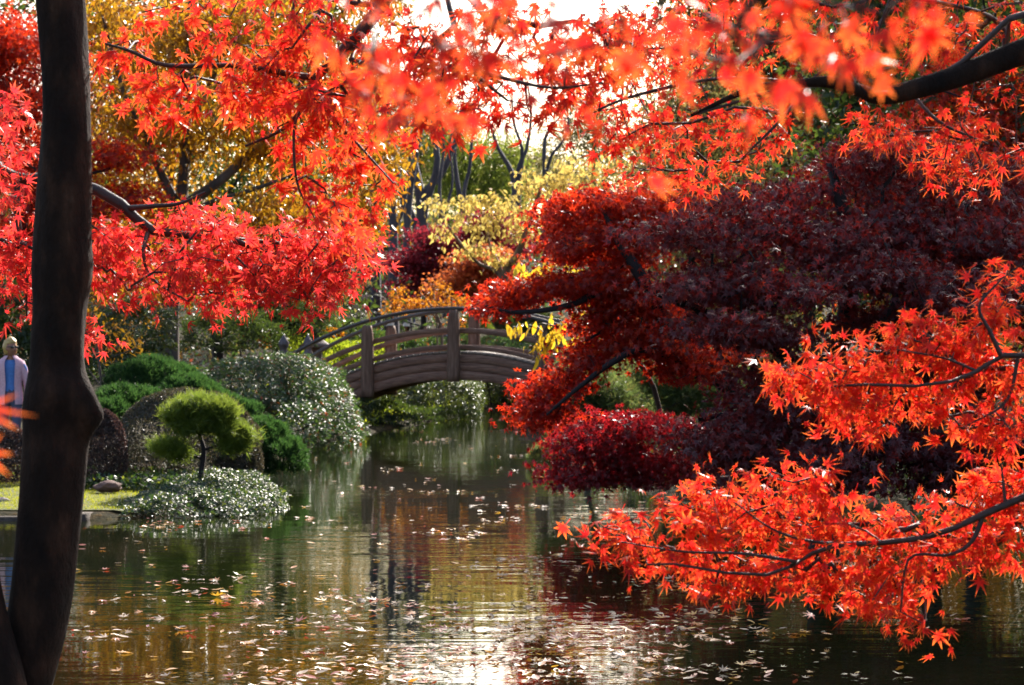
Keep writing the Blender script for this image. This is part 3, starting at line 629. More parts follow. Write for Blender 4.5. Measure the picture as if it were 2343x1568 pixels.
B += [(*vb(a[0], a[1]-14, D*1.45, a[2], a[3], .25), .7) for a in ((2430, 790, 70, 90), (2530, 830, 80, 80), (2660, 790, 90, 90), (2800, 830, 90, 80), (2430, 930, 80, 60), (2580, 930, 80, 60), (2950, 790, 100, 90), (3120, 800, 100, 80))]
LV.append(spray(C_, base, O, paths, B, 300, 7, 'maple_orange', .036, 0, name='side_branch'))
D = 4.4; O = tr[12]
paths = [([O, atc(3300, 860, 4.6), atc(2950, 960, 4.45), atc(2700, 990, 4.35), atc(2520, 1050, 4.3), atc(2360, 1130, 4.3), atc(2230, 1185, 4.3), atc(2150, 1222, 4.3), atc(2050, 1240, 4.3), atc(1920, 1246, 4.3), atc(1850, 1270, 4.3), atc(1790, 1305, 4.25), atc(1710, 1318, 4.25), atc(1560, 1292, 4.25), atc(1480, 1292, 4.25)], .015, .003),
         ([atc(1920, 1246, 4.3), atc(1835, 1235, 4.3), atc(1760, 1207, 4.3), atc(1680, 1150, 4.3)], .006, .002), ([atc(1820, 1285, 4.25), atc(1700, 1267, 4.25), atc(1560, 1262, 4.25), atc(1420, 1240, 4.25)], .006, .002),
         ([atc(2250, 1178, 4.3), atc(2222, 1240, 4.3), atc(2170, 1270, 4.3), atc(2080, 1278, 4.3), atc(2060, 1400, 4.3)], .008, .0025), ([atc(2300, 1155, 4.3), atc(2290, 1060, 4.3)], .006, .002)]
B = [vb(a[0], a[1]-14, a[2]*1.45, a[3], a[4], .2) for a in ((1395, 1225, D, 45, 28), (1470, 1215, D, 70, 40), (1570, 1180, D, 70, 45), (1650, 1130, D, 60, 35), (1740, 1095, D, 55, 22), (1840, 1115, D, 40, 25), (1895, 1130, D, 20, 35), (1660, 1200, D, 90, 50), (1780, 1180, D, 70, 50), (1850, 1215, D, 70, 45),
     (1960, 1225, D, 90, 35), (2080, 1215, D, 90, 40), (2200, 1170, D, 80, 60), (2280, 1120, D, 60, 70), (2320, 1200, D, 50, 60), (1600, 1290, D, 80, 40), (1500, 1265, D, 70, 30), (1740, 1310, D, 80, 40), (1880, 1300, D, 100, 50), (2010, 1300, D, 100, 55),
     (2140, 1280, D, 100, 50), (2260, 1260, D, 80, 50), (2040, 1370, D, 70, 40), (2095, 1420, D, 45, 22), (1960, 1360, D, 45, 28), (1620, 1340, D, 40, 20))]
B += [(*vb(a[0], a[1]-14, D*1.45, a[2], a[3], .25), .7) for a in ((2410, 1120, 70, 70), (2510, 1080, 80, 70), (2640, 1030, 80, 70), (2410, 1240, 70, 50), (2540, 1180, 80, 60), (2680, 1120, 80, 60), (2820, 1040, 90, 80), (2980, 1010, 100, 80))]
LV.append(spray(C_, base, O, paths, B, 390, 7, 'maple_orange', .036, 0, name='lower_branch'))
single_leaves(C_, base, HI, M['maple_orange'], *cat(LV), 300)
# --- young maple beside the camera, one blurred leaf shows at the left edge
base = gpt(-.55, 1.98)
S_ = empty('maple_sapling', base, 'blurred orange leaves of a young maple in front of the dark trunk', 'sapling')
st = spline([base-np.array([0, 0, .05]), base+np.array([-.02, .02, .5]), base+np.array([.02, .04, .95]), at(-95, 945, 2.0)], 24)
V, F = tube(st, np.linspace(.008, .003, 24), 8); part('stem', V, F, M['bark_twig'], S_)
pos = np.array([at(-95, 945, 2.0), at(-85, 1000, 1.98), at(-130, 800, 2.1), at(-200, 1000, 2.), st[12], st[15]])
td = np.array([(.75, -.1, .1), (.7, -.2, -.55), (-.6, .2, .2), (-.6, 0, -.5), (-.8, .3, -.1), (-.5, -.6, 0)]); no = np.array([(.1, -.9, .3), (0, -.9, .2), (.2, -.5, .8), (0, -.8, .4), (0, .2, 1), (0, .1, 1)])
single_leaves(S_, base, HI, M['maple_orange'], pos, td, no, np.full(6, .033), np.array([.9, .8, .6, .5, .4, .7]), 6)

# ================================================================== maples on the right bank
D = 19.5
bs = gpt(*at(1890, 1100, D)[:2])
tree('purple_maple_tree', 'broad shaded purple-leaved maple on the right bank above the water', 'tree', bs,
     [([bs, at(1880, 1000, D), at(1860, 880, D), at(1900, 820, D), at(1935, 740, D), at(1945, 560, D), at(1900, 380, D)], .16, .05),
      ([at(1860, 880, D), at(1780, 800, D-.4), at(1640, 730, D-.7), at(1480, 660, D-1)], .09, .03), ([at(1935, 760, D), at(2080, 730, D-.5), at(2250, 640, D-.8)], .07, .03),
      ([at(1900, 830, D), at(2050, 810, D+.5), at(2200, 850, D)], .06, .03), ([at(1860, 880, D), at(1740, 930, D-.8), at(1600, 960, D-1.5)], .05, .02), ([at(1870, 950, D), at(2000, 1000, D-.8), at(2200, 1020, D-1)], .05, .02)],
     [vb(*a) for a in ((1560, 540, D-1, 110, 70, .9), (1680, 520, D-.5, 120, 90, 1.2), (1800, 470, D, 150, 80, 1.4), (1900, 570, D-.6, 170, 70, 1.5), (2050, 500, D, 170, 110, 1.6), (2220, 540, D, 160, 120, 1.6), (2330, 620, D-.5, 100, 130, 1.4),
      (1560, 650, D-1.4, 120, 45, 1.0), (1700, 640, D-1.2, 130, 60, 1.2), (1850, 660, D-1.2, 140, 55, 1.2), (2020, 640, D-1, 150, 70, 1.2), (2180, 690, D-1, 140, 70, 1.2), (1620, 740, D-1.4, 110, 45, .9), (1760, 760, D-1.5, 110, 40, .9), (2000, 740, D-.5, 100, 40, 1.0),
      (1700, 950, D-1.5, 120, 55, 1.0), (1830, 1010, D-1.5, 130, 70, 1.0), (1990, 980, D-1, 130, 80, 1.0), (2130, 1030, D-1, 140, 70, 1.0), (2270, 1000, D-1, 120, 90, 1.0), (2200, 860, D, 140, 80, 1.0), (1950, 1090, D-1.5, 140, 40, .8), (2150, 1100, D-1.2, 150, 40, .8), (1760, 870, D-1.2, 90, 50, .7), (1820, 930, D-1.4, 110, 50, .8), (1740, 1060, D-1.6, 120, 45, .8), (1900, 860, D-.6, 120, 50, .8), (2060, 840, D-.8, 110, 60, .8), (2080, 930, D-.8, 110, 60, .8), (1640, 1010, D-1.6, 90, 45, .7), (2000, 380, D+.5, 200, 80, 1.4), (2250, 400, D+.5, 150, 80, 1.4), (2450, 560, D, 130, 120, 1.4), (2460, 760, D-.5, 130, 110, 1.2), (2450, 980, D-.8, 130, 100, 1.0), (2620, 640, D, 120, 120, 1.2), (2620, 850, D-.4, 120, 100, 1.0))],
     'maple_dark', FAR, .058, 2150, 26, pad=5, jit=(.17, .17, .045), down=.45, rndness=.5, up=.5, face=(0, -.35, 0), step=.3, r0=.17, sides=6, wig=.08)
D = 21
bs = gpt(*at(1760, 1060, 22.8)[:2])
tree('red_maple_tree', 'glowing red maple leaning from the right bank toward the wooden bridge', 'tree', bs,
     [([bs, at(1740, 980, 22.6), at(1660, 880, 22), at(1540, 770, D), at(1470, 640, D-.4), at(1420, 560, D-.4), at(1380, 480, D-.4)], .13, .03),
      ([at(1490, 700, D), at(1400, 660, D-.2), at(1300, 700, D-.3), at(1180, 715, D-.3), at(1110, 700, D-.3)], .05, .012),
      ([at(1620, 850, D+.4), at(1480, 800, D-.4), at(1400, 830, D-.6), at(1320, 890, D-.6), at(1250, 950, D-.6)], .05, .012), ([at(1500, 760, D), at(1420, 740, D), at(1340, 780, D-.2)], .03, .01)],
     [vb(*a) for a in ((1290, 490, D, 55, 45, .6), (1380, 470, D, 80, 45, .8), (1480, 470, D, 70, 50, .8), (1320, 560, D, 85, 45, .8), (1430, 570, D, 100, 70, .9), (1540, 480, D, 60, 50, .8),
      (1130, 695, D, 45, 28, .4), (1200, 665, D, 75, 30, .5), (1290, 650, D, 80, 38, .6), (1400, 650, D, 80, 50, .8), (1350, 712, D, 50, 20, .5), (1500, 690, D, 80, 50, .8), (1380, 740, D, 70, 30, .6), (1460, 790, D, 80, 40, .7),
      (1330, 822, D, 40, 24, .5), (1370, 800, D, 60, 35, .6), (1225, 885, D, 40, 24, .45), (1300, 865, D, 45, 25, .5), (1215, 935, D, 35, 45, .4), (1260, 930, D, 30, 30, .4), (1560, 790, D, 70, 40, .7), (1560, 845, D, 60, 28, .6), (1640, 820, D, 60, 40, .6))],
     'maple_red', FAR, .054, 1000, 21, pad=4, jit=(.14, .14, .045), down=.5, rndness=.5, up=.5, face=(0, -.4, 0), step=.3, r0=.14, sides=6, wig=.08)
D = 22.5
bs = gpt(*at(1640, 1140, 25.9)[:2])
tree('crimson_maple_shrub', 'low crimson maple drooping to the pond surface under the purple maple', 'shrub', bs,
     [([bs, at(1600, 1020, 24.5), at(1500, 960, 23.3), at(1400, 990, D), at(1300, 1040, D)], .06, .015), ([at(1600, 1020, 24.5), at(1650, 960, 23.5), at(1560, 1000, D)], .04, .012), ([at(1600, 1020, 24.5), at(1500, 1060, 23.), at(1380, 1080, D)], .04, .012)],
     [vb(*a) for a in ((1300, 1030, D, 40, 45, .4), (1290, 1085, D, 35, 35, .4), (1340, 980, D, 50, 30, .5), (1410, 960, D, 60, 30, .5), (1400, 1020, D, 80, 40, .6), (1370, 1085, D, 80, 35, .5), (1480, 1050, D, 80, 50, .6), (1500, 970, D, 70, 35, .6), (1570, 1060, D, 80, 50, .7), (1600, 990, D, 80, 40, .8), (1680, 1060, D, 90, 50, .8), (1480, 1100, D, 60, 20, .5))],
     'maple_crimson', FAR, .054, 480, 22, pad=4, jit=(.15, .15, .045), down=.65, rndness=.5, up=.5, face=(0, -.4, 0), step=.3, r0=.07, sides=6, wig=.08)
# yellow-leaved shrub hanging behind the red maple
D = 24.5
bs = gpt(1.9, 26.5)
tree('yellow_leaf_shrub', 'slender shrub with large hanging golden-yellow leaves behind the red maple', 'shrub', bs,
     [([bs, at(1500, 900, 26), at(1420, 780, 25.4), at(1330, 680, D), at(1240, 610, D)], .04, .01), ([at(1420, 780, 25.4), at(1330, 760, D), at(1240, 740, D)], .02, .008)],
     [vb(*a) for a in ((1205, 620, D, 40, 25, .3), (1245, 590, D, 20, 20, .2), (1280, 600, D, 60, 30, .4), (1180, 740, D, 30, 25, .3), (1225, 790, D, 25, 50, .3), (1280, 760, D, 50, 50, .4), (1340, 700, D, 50, 40, .5))],
     'yellow_leaf', LONG, .13, 42, 4, bark='bark_twig', jit=(.05, .05, .03), down=1.0, rndness=.35, up=.4, face=(0, -.5, 0), step=.3, r0=.045, keep_leaves=300)
# grey-green pines on the right bank near the bridge, a small clipped conifer at the waterline
D = 29
def pine_blobs(L): return [vb(*a) for a in L]
for lab, bx, L, mt in (('soft grey-green pine beside the right foot of the bridge', (1340, D), ((1300, 920, D, 70, 45, .6), (1380, 900, D, 60, 45, .6), (1330, 860, D, 60, 35, .6), (1260, 945, D, 30, 25, .4), (1420, 950, D, 70, 35, .6)), 'pine_grey'),
                       ('tan-tipped fluffy pine behind the crimson maple shrub', (1560, D+1), ((1480, 850, D+1, 80, 40, .7), (1570, 860, D+1, 80, 50, .7), (1540, 920, D+1, 90, 40, .7), (1650, 880, D+1, 70, 40, .7), (1680, 940, D+1, 80, 40, .7)), 'pine_grey')):
    bs = gpt(*at(bx[0], 1000, bx[1])[:2])
    tree('pine_tree', lab, 'tree', bs, [([bs, bs+np.array([.05, .1, .5]), at(L[1][0], L[1][1]+40, bx[1])], .06, .03)], pine_blobs(L), mt, NEED, .13, 330, 26, jit=(.1, .1, .09), down=-.35, rndness=.9, up=.3, bark='bark_grey', step=.3, out=.8, group='pines by the bridge')
c = gpt(.62, 32.6); shrub('dwarf_conifer', 'small olive conifer ball at the waterline below the red maple', 'shrub', [(c+np.array([-.05, 0, .12]), (.3, .28, .26)), (c+np.array([.25, .1, .08]), (.28, .25, .22))], 'pine_grey', NEED, .09, 2600, jit=.6)

# tall evergreens and autumn trees standing behind the right bank (they shade the purple maple)
def bigtree(name, label, x, y, h, rad, crown0, mat, size, npts, per, bark='bark_dark', seedT=OVAL, group=None, lean=0, trunk_r=.2, jit=.45, shell=.45, down=.3):
    bs = gpt(x, y); z0 = bs[2]
    bl = []
    nb_ = 11
    for k in range(nb_):
        f = (k+.5)/nb_; zz = z0+crown0+(h-crown0)*f; rr2 = rad*math.sqrt(max(.08, math.sin(math.pi*min(1, .18+.8*f))))*R.uniform(.45, .75); a = R.uniform(0, 6.28)
        q = rad*(1-f*.75)*.5
        bl.append((np.array([x+lean*f+q*math.cos(a), y+q*math.sin(a), zz]), np.array([rr2, rr2, (h-crown0)*.13])))
    top = np.array([x+lean, y, z0+h*.9])
    return tree(name, label, 'tree', bs, [([bs, bs+np.array([R.normal(0, .1), 0, h*.3]), bs*.4+top*.6+np.array([R.normal(0, .2), 0, 0]), top], trunk_r, trunk_r*.25)], bl, mat, seedT, size, npts, per, bark=bark, jit=(jit, jit, jit*.6), down=down, rndness=.7, up=.6, step=.8, tipr=.012, r0=trunk_r*1.1, group=group, shell=shell)
bigtree('evergreen_tree', 'tall dark evergreen behind the purple maple', 7.4, 27.8, 15, 3.2, 1.2, 'evergreen', .17, 650, 50, trunk_r=.22, group='evergreens behind the right bank')
bigtree('evergreen_tree', 'taller dark evergreen with bare lower trunk at the far right', 11.2, 31, 16, 4.0, 2, 'evergreen', .17, 560, 46, trunk_r=.25, group='evergreens behind the right bank')
bigtree('evergreen_tree', 'narrow dark evergreen with its trunk showing above the purple maple', 6.4, 33, 14, 2.4, 3.0, 'evergreen', .17, 460, 44, trunk_r=.2, group='evergreens behind the right bank')
bigtree('autumn_tree', 'bright red maple glimpsed through the purple maple crown', 5.6, 23.8+2.2, 5.0, 2.4, 2.4, 'maple_red', .07, 360, 40, seedT=FAR, trunk_r=.12, jit=.3)
bigtree('autumn_tree', 'golden tree glimpsed between the right-hand evergreens', 8.8, 40, 9, 3.2, 1, 'gold', .16, 300, 36, trunk_r=.18)
bigtree('autumn_tree', 'olive-yellow tree behind the narrow evergreen', 3.9, 44, 7.5, 2.6, 1.5, 'olive', .16, 300, 36, trunk_r=.16)

# ================================================================== left bank
D = 40
bs = gpt(*at(392, 900, D)[:2])
tree('golden_tree', 'golden-brown leaved tree with a grey trunk behind the left bank shrubs', 'tree', bs,
     [([bs, at(392, 800, D), at(394, 680, D), at(402, 560, D), at(415, 455, D), at(425, 300, D), at(430, 100, D), at(450, -150, D)], .16, .05),
      ([at(410, 480, D), at(360, 380, D), at(325, 300, D-.3), at(285, 220, D-.5), at(240, 60, D-.5)], .09, .03),
      ([at(415, 500, D), at(480, 465, D), at(560, 440, D-.5), at(690, 395, D-1)], .075, .025), ([at(425, 470, D), at(520, 400, D), at(620, 300, D+.5), at(700, 170, D+.5), at(760, 20, D+.5)], .11, .035),
      ([at(420, 400, D), at(460, 250, D+.6), at(520, 80, D+.6), at(540, -100, D+.6)], .075, .03)],
     [vb(*a) for a in ((260, 60, D, 110, 110, 1.2), (290, 250, D, 110, 110, 1.2), (260, 420, D, 80, 90, 1.), (420, 70, D, 150, 120, 1.4), (400, 300, D, 110, 100, 1.2), (560, 40, D, 130, 110, 1.4), (540, 260, D, 120, 110, 1.2), (700, 60, D, 130, 100, 1.4),
      (660, 330, D, 120, 100, 1.2), (790, 180, D, 110, 110, 1.2), (830, 330, D, 85, 90, 1.), (860, 430, D, 70, 60, .8), (790, 490, D, 90, 60, .8), (340, 530, D, 110, 80, 1.), (500, 520, D, 130, 70, 1.), (640, 480, D, 100, 70, 1.), (260, 600, D, 60, 80, .8), (320, 690, D, 90, 50, .8), (450, 620, D, 90, 60, .8), (840, 520, D, 60, 40, .6), (890, 350, D, 45, 60, .6), (850, -20, D, 100, 90, 1.2))],
     'gold', [oval_leaf(.22, .08, .4), oval_leaf(.24, .1, .25), oval_leaf(.2, .05, .15)], .145, 1000, 22, bark='bark_grey', jit=(.25, .25, .17), down=.9, rndness=.5, up=.4, step=.45, sides=7, r0=.17, shell=.55)
D = 38
bs = gpt(-8.4, 38)
tree('red_maple_tree', 'far scarlet maple behind the lawn, beyond the dark trunk', 'tree', bs, [([bs, bs+np.array([.1, 0, 1.6]), at(40, 420, D), at(40, 200, D)], .12, .04), ([at(40, 500, D), at(150, 420, D), at(270, 380, D)], .06, .02)],
     [vb(*a) for a in ((30, 100, D, 100, 80, 1.2), (30, 240, D, 100, 80, 1.2), (60, 380, D, 110, 70, 1.2), (265, 350, D, 55, 40, .8), (300, 450, D, 50, 35, .8), (140, 480, D, 100, 70, 1.), (30, 560, D, 90, 60, 1.), (-60, 200, D, 100, 200, 1.4))],
     'maple_red', FAR, .085, 560, 38, jit=(.27, .27, .11), step=.5, face=(0, -.3, 0))
D = 35
shrub('camellia_shrub', 'glossy dark camellia behind the young grey-stemmed tree', 'shrub', [vb(300, 760, D, 95, 70, .7), vb(240, 820, D, 70, 60, .6), vb(320, 820, D, 60, 45, .6)], 'camellia', OVAL, .075, 7500, rough=.2, nout=.3, nup=1.0, njit=.62)
shrub('evergreen_hedge', 'dark evergreen thicket right of the golden tree trunk', 'shrub', [vb(490, 775, 51, 75, 55, .8), vb(560, 780, 51, 90, 50, .8), vb(640, 765, 53, 90, 50, .8), vb(530, 725, 52, 70, 40, .8)], 'evergreen', OVAL, .08, 9000, rough=.2)
bs = gpt(*at(640, 880, 54)[:2])
tree('pine_tree', 'dark layered garden pine behind the evergreen thicket', 'tree', bs, [([bs, at(640, 800, 54), at(650, 730, 54), at(680, 690, 54)], .1, .04)], [vb(*a) for a in ((650, 705, 54, 70, 22, .7), (600, 735, 54, 60, 20, .7), (690, 745, 54, 60, 20, .7), (560, 700, 54, 60, 22, .7), (720, 715, 54, 40, 18, .6), (640, 675, 54, 50, 18, .6))], 'evergreen', NEED, .18, 260, 26, jit=(.15, .15, .08), down=-.4, rndness=.8, bark='bark_dark', out=.8, group='garden pines')
shrub('shaded_shrub', 'dark shaded thicket behind the strolling person', 'shrub', [vb(20, 850, 37, 100, 90, .8), vb(-60, 800, 37, 90, 120, .8), vb(130, 830, 37, 90, 90, .8), vb(60, 740, 38, 120, 60, .8)], 'evergreen', OVAL, .09, 9000, rough=.2)
# young tree with a pale grey stem
D = 30.5
bs = gpt(*at(232, 950, D)[:2])
tree('young_tree', 'slim young tree with pale grey stem and sparse yellowing leaves', 'tree', bs, [([bs, at(232, 900, D), at(230, 860, D), at(222, 800, D), at(215, 740, D), at(210, 690, D)], .028, .008), ([at(231, 885, D), at(205, 850, D), at(185, 830, D)], .012, .006), ([at(231, 885, D), at(255, 865, D), at(270, 835, D)], .012, .006)],
     [vb(*a) for a in ((215, 740, D, 40, 40, .3), (250, 790, D, 50, 35, .3), (300, 800, D, 50, 25, .3), (200, 800, D, 30, 30, .3), (280, 740, D, 60, 40, .4))], 'gold', OVAL, .09, 30, 5, bark='bark_grey', jit=(.1, .1, .08), down=.9, rndness=.5, step=.3, r0=.03)
# clipped and spreading shrubs
D = 29
shrub('juniper_shrub', 'dark green domed juniper at the top of the left bank', 'shrub', [vb(350, 880, 30.5, 105, 58, .7), vb(420, 910, 30, 70, 50, .6)], 'juniper', FINE, .08, 13000, jit=.5, depth=.18, rough=.09)
shrub('juniper_shrub', 'bright green low juniper behind the slim young tree', 'shrub', [vb(270, 930, 29, 60, 45, .5), vb(240, 960, 28.5, 60, 45, .5), vb(320, 940, 29.3, 60, 50, .5)], 'juniper', FINE, .08, 8000, jit=.5, depth=.18, rough=.12)
shrub('juniper_shrub', 'bright green juniper running down to the water below the glossy azalea', 'shrub', [vb(470, 930, 30, 60, 50, .5), vb(530, 975, 29.5, 70, 60, .55), vb(600, 1020, 29, 65, 60, .55), vb(650, 1055, 28.7, 50, 50, .5), vb(560, 1040, 28.7, 70, 60, .5)], 'juniper', FINE, .08, 18000, jit=.5, depth=.18, rough=.12)
shrub('clipped_shrub', 'brownish clipped dome shrub behind the little pine', 'shrub', [vb(430, 1015, 27.2, 165, 125, .8)], 'clipped', OVAL, .037, 19000, jit=.6, depth=.06, rough=.025, up=.4)
shrub('clipped_shrub', 'small clipped dome shrub at the foot of the green juniper', 'shrub', [vb(550, 1060, 27.0, 50, 60, .4)], 'clipped', OVAL, .035, 6000, jit=.6, depth=.08, rough=.04)
shrub('azalea_shrub', 'large glossy grey-green azalea sloping to the water by the bridge', 'shrub', [vb(560, 895, 37, 115, 75, 2.4), vb(650, 885, 38.5, 110, 72, 2.8), vb(700, 940, 39, 105, 90, 2.8), vb(755, 990, 40, 72, 72, 2.4), vb(640, 970, 37, 110, 80, 2.), vb(735, 895, 41, 55, 60, 2.2)], 'azalea', OVAL, .088, 28000, rough=.14, depth=.2, jit=.8, nout=.2, up=.1, nup=1.0, njit=.5)
# little pine on the ivy mound
D = 25
bs = gpt(*at(462, 1110, D)[:2]); bs[2] += .2
pr = tree('garden_pine', 'small cloud-pruned yellow-green pine on the ivy mound', 'tree', bs, [([bs, at(460, 1080, D), at(466, 1030, D), at(455, 985, D), at(462, 930, D)], .04, .015), ([at(462, 1050, D), at(430, 1040, D-.1), at(390, 1030, D-.1)], .018, .008), ([at(466, 1030, D), at(505, 1015, D), at(540, 1000, D)], .018, .008)],
     [vb(*a) for a in ((455, 930, D, 62, 18, .3), (412, 950, D, 32, 22, .24), (503, 945, D, 34, 24, .24), (455, 972, D-.15, 36, 15, .2), (425, 980, D, 26, 10, .2), (520, 985, D, 34, 16, .22), (555, 1000, D, 20, 14, .18), (380, 1022, D-.1, 36, 13, .2), (415, 1035, D-.1, 26, 9, .18), (535, 1022, D, 30, 11, .18))],
     'pine', NEED, .11, 360, 32, jit=(.048, .048, .034), down=-.5, rndness=.75, up=.3, bark='bark_dark', step=.15, out=.9, r0=.045, tipr=.003)
mc = [((-3.55, 24.2, -.04), (.75, 1.4, .31)), ((-3.05, 24.1, -.05), (.58, 1.2, .26)), ((-4.0, 23.6, -.05), (.42, .9, .22)), ((-3.4, 25.4, -.02), (.7, 1.2, .36)), ((-2.85, 23.9, -.06), (.36, .7, .17))]
ivy = shrub('ivy_mound', 'mound of dark glossy ivy spilling into the pond under the little pine', 'plant', [(np.array(a), np.array(b_)) for a, b_ in mc], 'ivy', ROUND, .038, 30000, jit=.7, depth=.12, rough=.12, out=.7, up=.0, nout=.3, nup=1.0, njit=.62)
n = 5000; px = R.uniform(-5.4, -3.2, n); py = R.uniform(25.2, 27.5, n)
V, F, A = scatter(ROUND, np.stack([px, py, tz(px, py)+R.uniform(.02, .18, n)], 1), R.normal(size=(n, 3)), R.normal(0, .5, (n, 3))+np.array([0, -.2, 1]), R.uniform(.04, .08, n), R.random(n))
tag(link('ground_cover', mesh('ground_cover', V, F, [M['ivy']], A)), 'dark ivy ground cover behind the lawn', 'ground cover', kind='stuff')

# rocks
def rock(name, label, c, r, mat, seed, cat='rock'):
    import bmesh
    bm = bmesh.new(); bmesh.ops.create_icosphere(bm, subdivisions=4, radius=1)
    V = np.array([v.co[:] for v in bm.verts]); F = np.array([[v.index for v in f.verts] for f in bm.faces]); bm.free()
    g = np.random.default_rng(seed); d = np.ones(len(V))
    for k in range(10):
        w = nrm(g.normal(size=3)); off = g.uniform(.55, .95); d = np.minimum(d, np.where(V@w > 0, off/np.maximum(V@w, .01), 9))
    for k in range(9):
        w = g.normal(size=3)*(1+k*.9); d = d*(1+.045/(1+.3*k)*np.sin(V@w*2.2+g.uniform(0, 6)))
    V = V*d[:, None]*np.array(r)+np.array(c)
    return tag(link(name, mesh(name, V-np.array(c), [F], [mat], smooth=True), loc=c), label, cat)
shrub('clipped_shrub', 'dark reddish clipped shrub between the dark trunk and the brown dome', 'shrub', [(at(232, 1045, 26.0), np.array([.3, .34, .56]))], 'clipped_red', OVAL, .03, 16000, jit=.8, depth=.06, rough=.02, up=.3)
shrub('clipped_shrub', 'dark reddish clipped shrub left of the dark trunk below the person', 'shrub', [(at(15, 1060, 26.2), np.array([.42, .36, .44]))], 'clipped_red', OVAL, .03, 14000, jit=.8, depth=.06, rough=.02, up=.3)
rock('stone', 'flat brown stone at the back of the lawn', at(240, 1115, 24.9), (.2, .15, .09), M['rock_red'], 7)
rock('stone', 'small pale stone on the lawn at the left edge', at(5, 1150, 23.9), (.09, .07, .06), M['stone'], 8)
rock('boulder', 'reddish boulder on the hillside behind the bridge', at(845, 692, 82), (.62, .5, .3), M['rock_red'], 9)
rock('boulder', 'brown boulder on the far bank below the right end of the bridge', (.9, 57, .35), (.8, .7, .5), M['rock_red'], 12)
rock('boulder', 'dark boulder at the waterline under the bridge', (.55, 54.2, .15), (.5, .5, .35), M['rock'], 13)
# shrubs under and behind the bridge
shrub('bank_shrub', 'sunlit small-leaved shrub under the bridge arch at the water', 'shrub', [((-1.7, 53.8, .55), (.95, 1.6, .85)), ((-1.55, 52.3, .42), (.8, 1.0, .66)), ((-1.25, 53.6, .3), (.5, 1.2, .6)), ((-2.6, 53.6, .35), (.7, 1.2, .55))], 'camellia', OVAL, .08, 15000, rough=.15, depth=.2, jit=.8, nout=.3, nup=1.0, njit=.62)
shrub('bank_shrub', 'low green shrub closing the far end of the channel', 'shrub', [((-.6, 62.6, .5), (.9, .8, .6)), ((.5, 62.3, .45), (.8, .8, .55))], 'camellia', OVAL, .09, 7000, rough=.15, depth=.2, nout=.5, nup=.7)
shrub('bank_shrub', 'dark drooping shrub in the shade of the bridge at its left foot', 'shrub', [((-3.6, 47.2, .2), (.8, .9, .4)), ((-4.0, 46, .3), (.9, .9, .5)), ((-2.9, 49.2, .1), (.7, .9, .4)), ((-2.1, 50.6, .05), (.5, 1.0, .28)), ((-1.5, 52.2, .02), (.4, .8, .24)), ((-2.5, 47.8, .02), (.5, .9, .25))], 'evergreen', OVAL, .07, 9000, rough=.2, depth=.25)
for lab, L, mt, cnt, sz in (
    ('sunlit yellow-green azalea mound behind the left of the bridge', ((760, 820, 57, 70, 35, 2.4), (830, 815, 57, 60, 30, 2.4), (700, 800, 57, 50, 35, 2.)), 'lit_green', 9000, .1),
    ('low glossy hedge seen between the bridge rails', ((900, 810, 60, 60, 28, 2.), (980, 800, 60, 60, 26, 2.), (930, 830, 59, 90, 25, 2.)), 'azalea', 9000, .1),
    ('low glossy hedge behind the bridge centre post', ((1060, 800, 60, 50, 28, 2.), (1140, 800, 60, 60, 28, 2.), (1210, 800, 60, 50, 28, 2.), (1100, 840, 59, 90, 22, 2.)), 'azalea', 9000, .1),
    ('clipped dark hedge below the far railing', ((730, 755, 69, 50, 22, 2.), (800, 760, 69, 50, 22, 2.), (850, 780, 68, 40, 22, 2.)), 'azalea', 7000, .11),
    ('golden shrub beside the stone lantern', ((690, 765, 63, 45, 25, .7), (640, 780, 63, 45, 30, .7), (750, 775, 63, 35, 20, .6)), 'orange_leaf', 5000, .1),
    ('small bright juniper on the bank behind the bridge deck', ((980, 815, 56, 32, 14, .4), (1000, 822, 56, 25, 12, .4)), 'juniper', 4000, .08),
    ('small bushy pine behind the bridge centre post', ((1085, 752, 64, 40, 25, .5), (1060, 765, 64, 30, 20, .5)), 'pine', 3500, .1),
    ('dark clipped shrub behind the right bridge rail', ((1160, 755, 66, 50, 28, .7), (1230, 750, 66, 60, 30, .7)), 'evergreen', 5000, .1),
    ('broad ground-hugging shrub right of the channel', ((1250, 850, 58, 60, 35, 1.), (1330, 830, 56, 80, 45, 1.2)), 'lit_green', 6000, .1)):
    shrub('garden_shrub', lab, 'shrub', [vb(*a) for a in L], mt, FINE if mt == 'juniper' else NEED if mt == 'pine' else OVAL, sz, cnt, rough=.14, group='shrubs behind the bridge', floor=True)

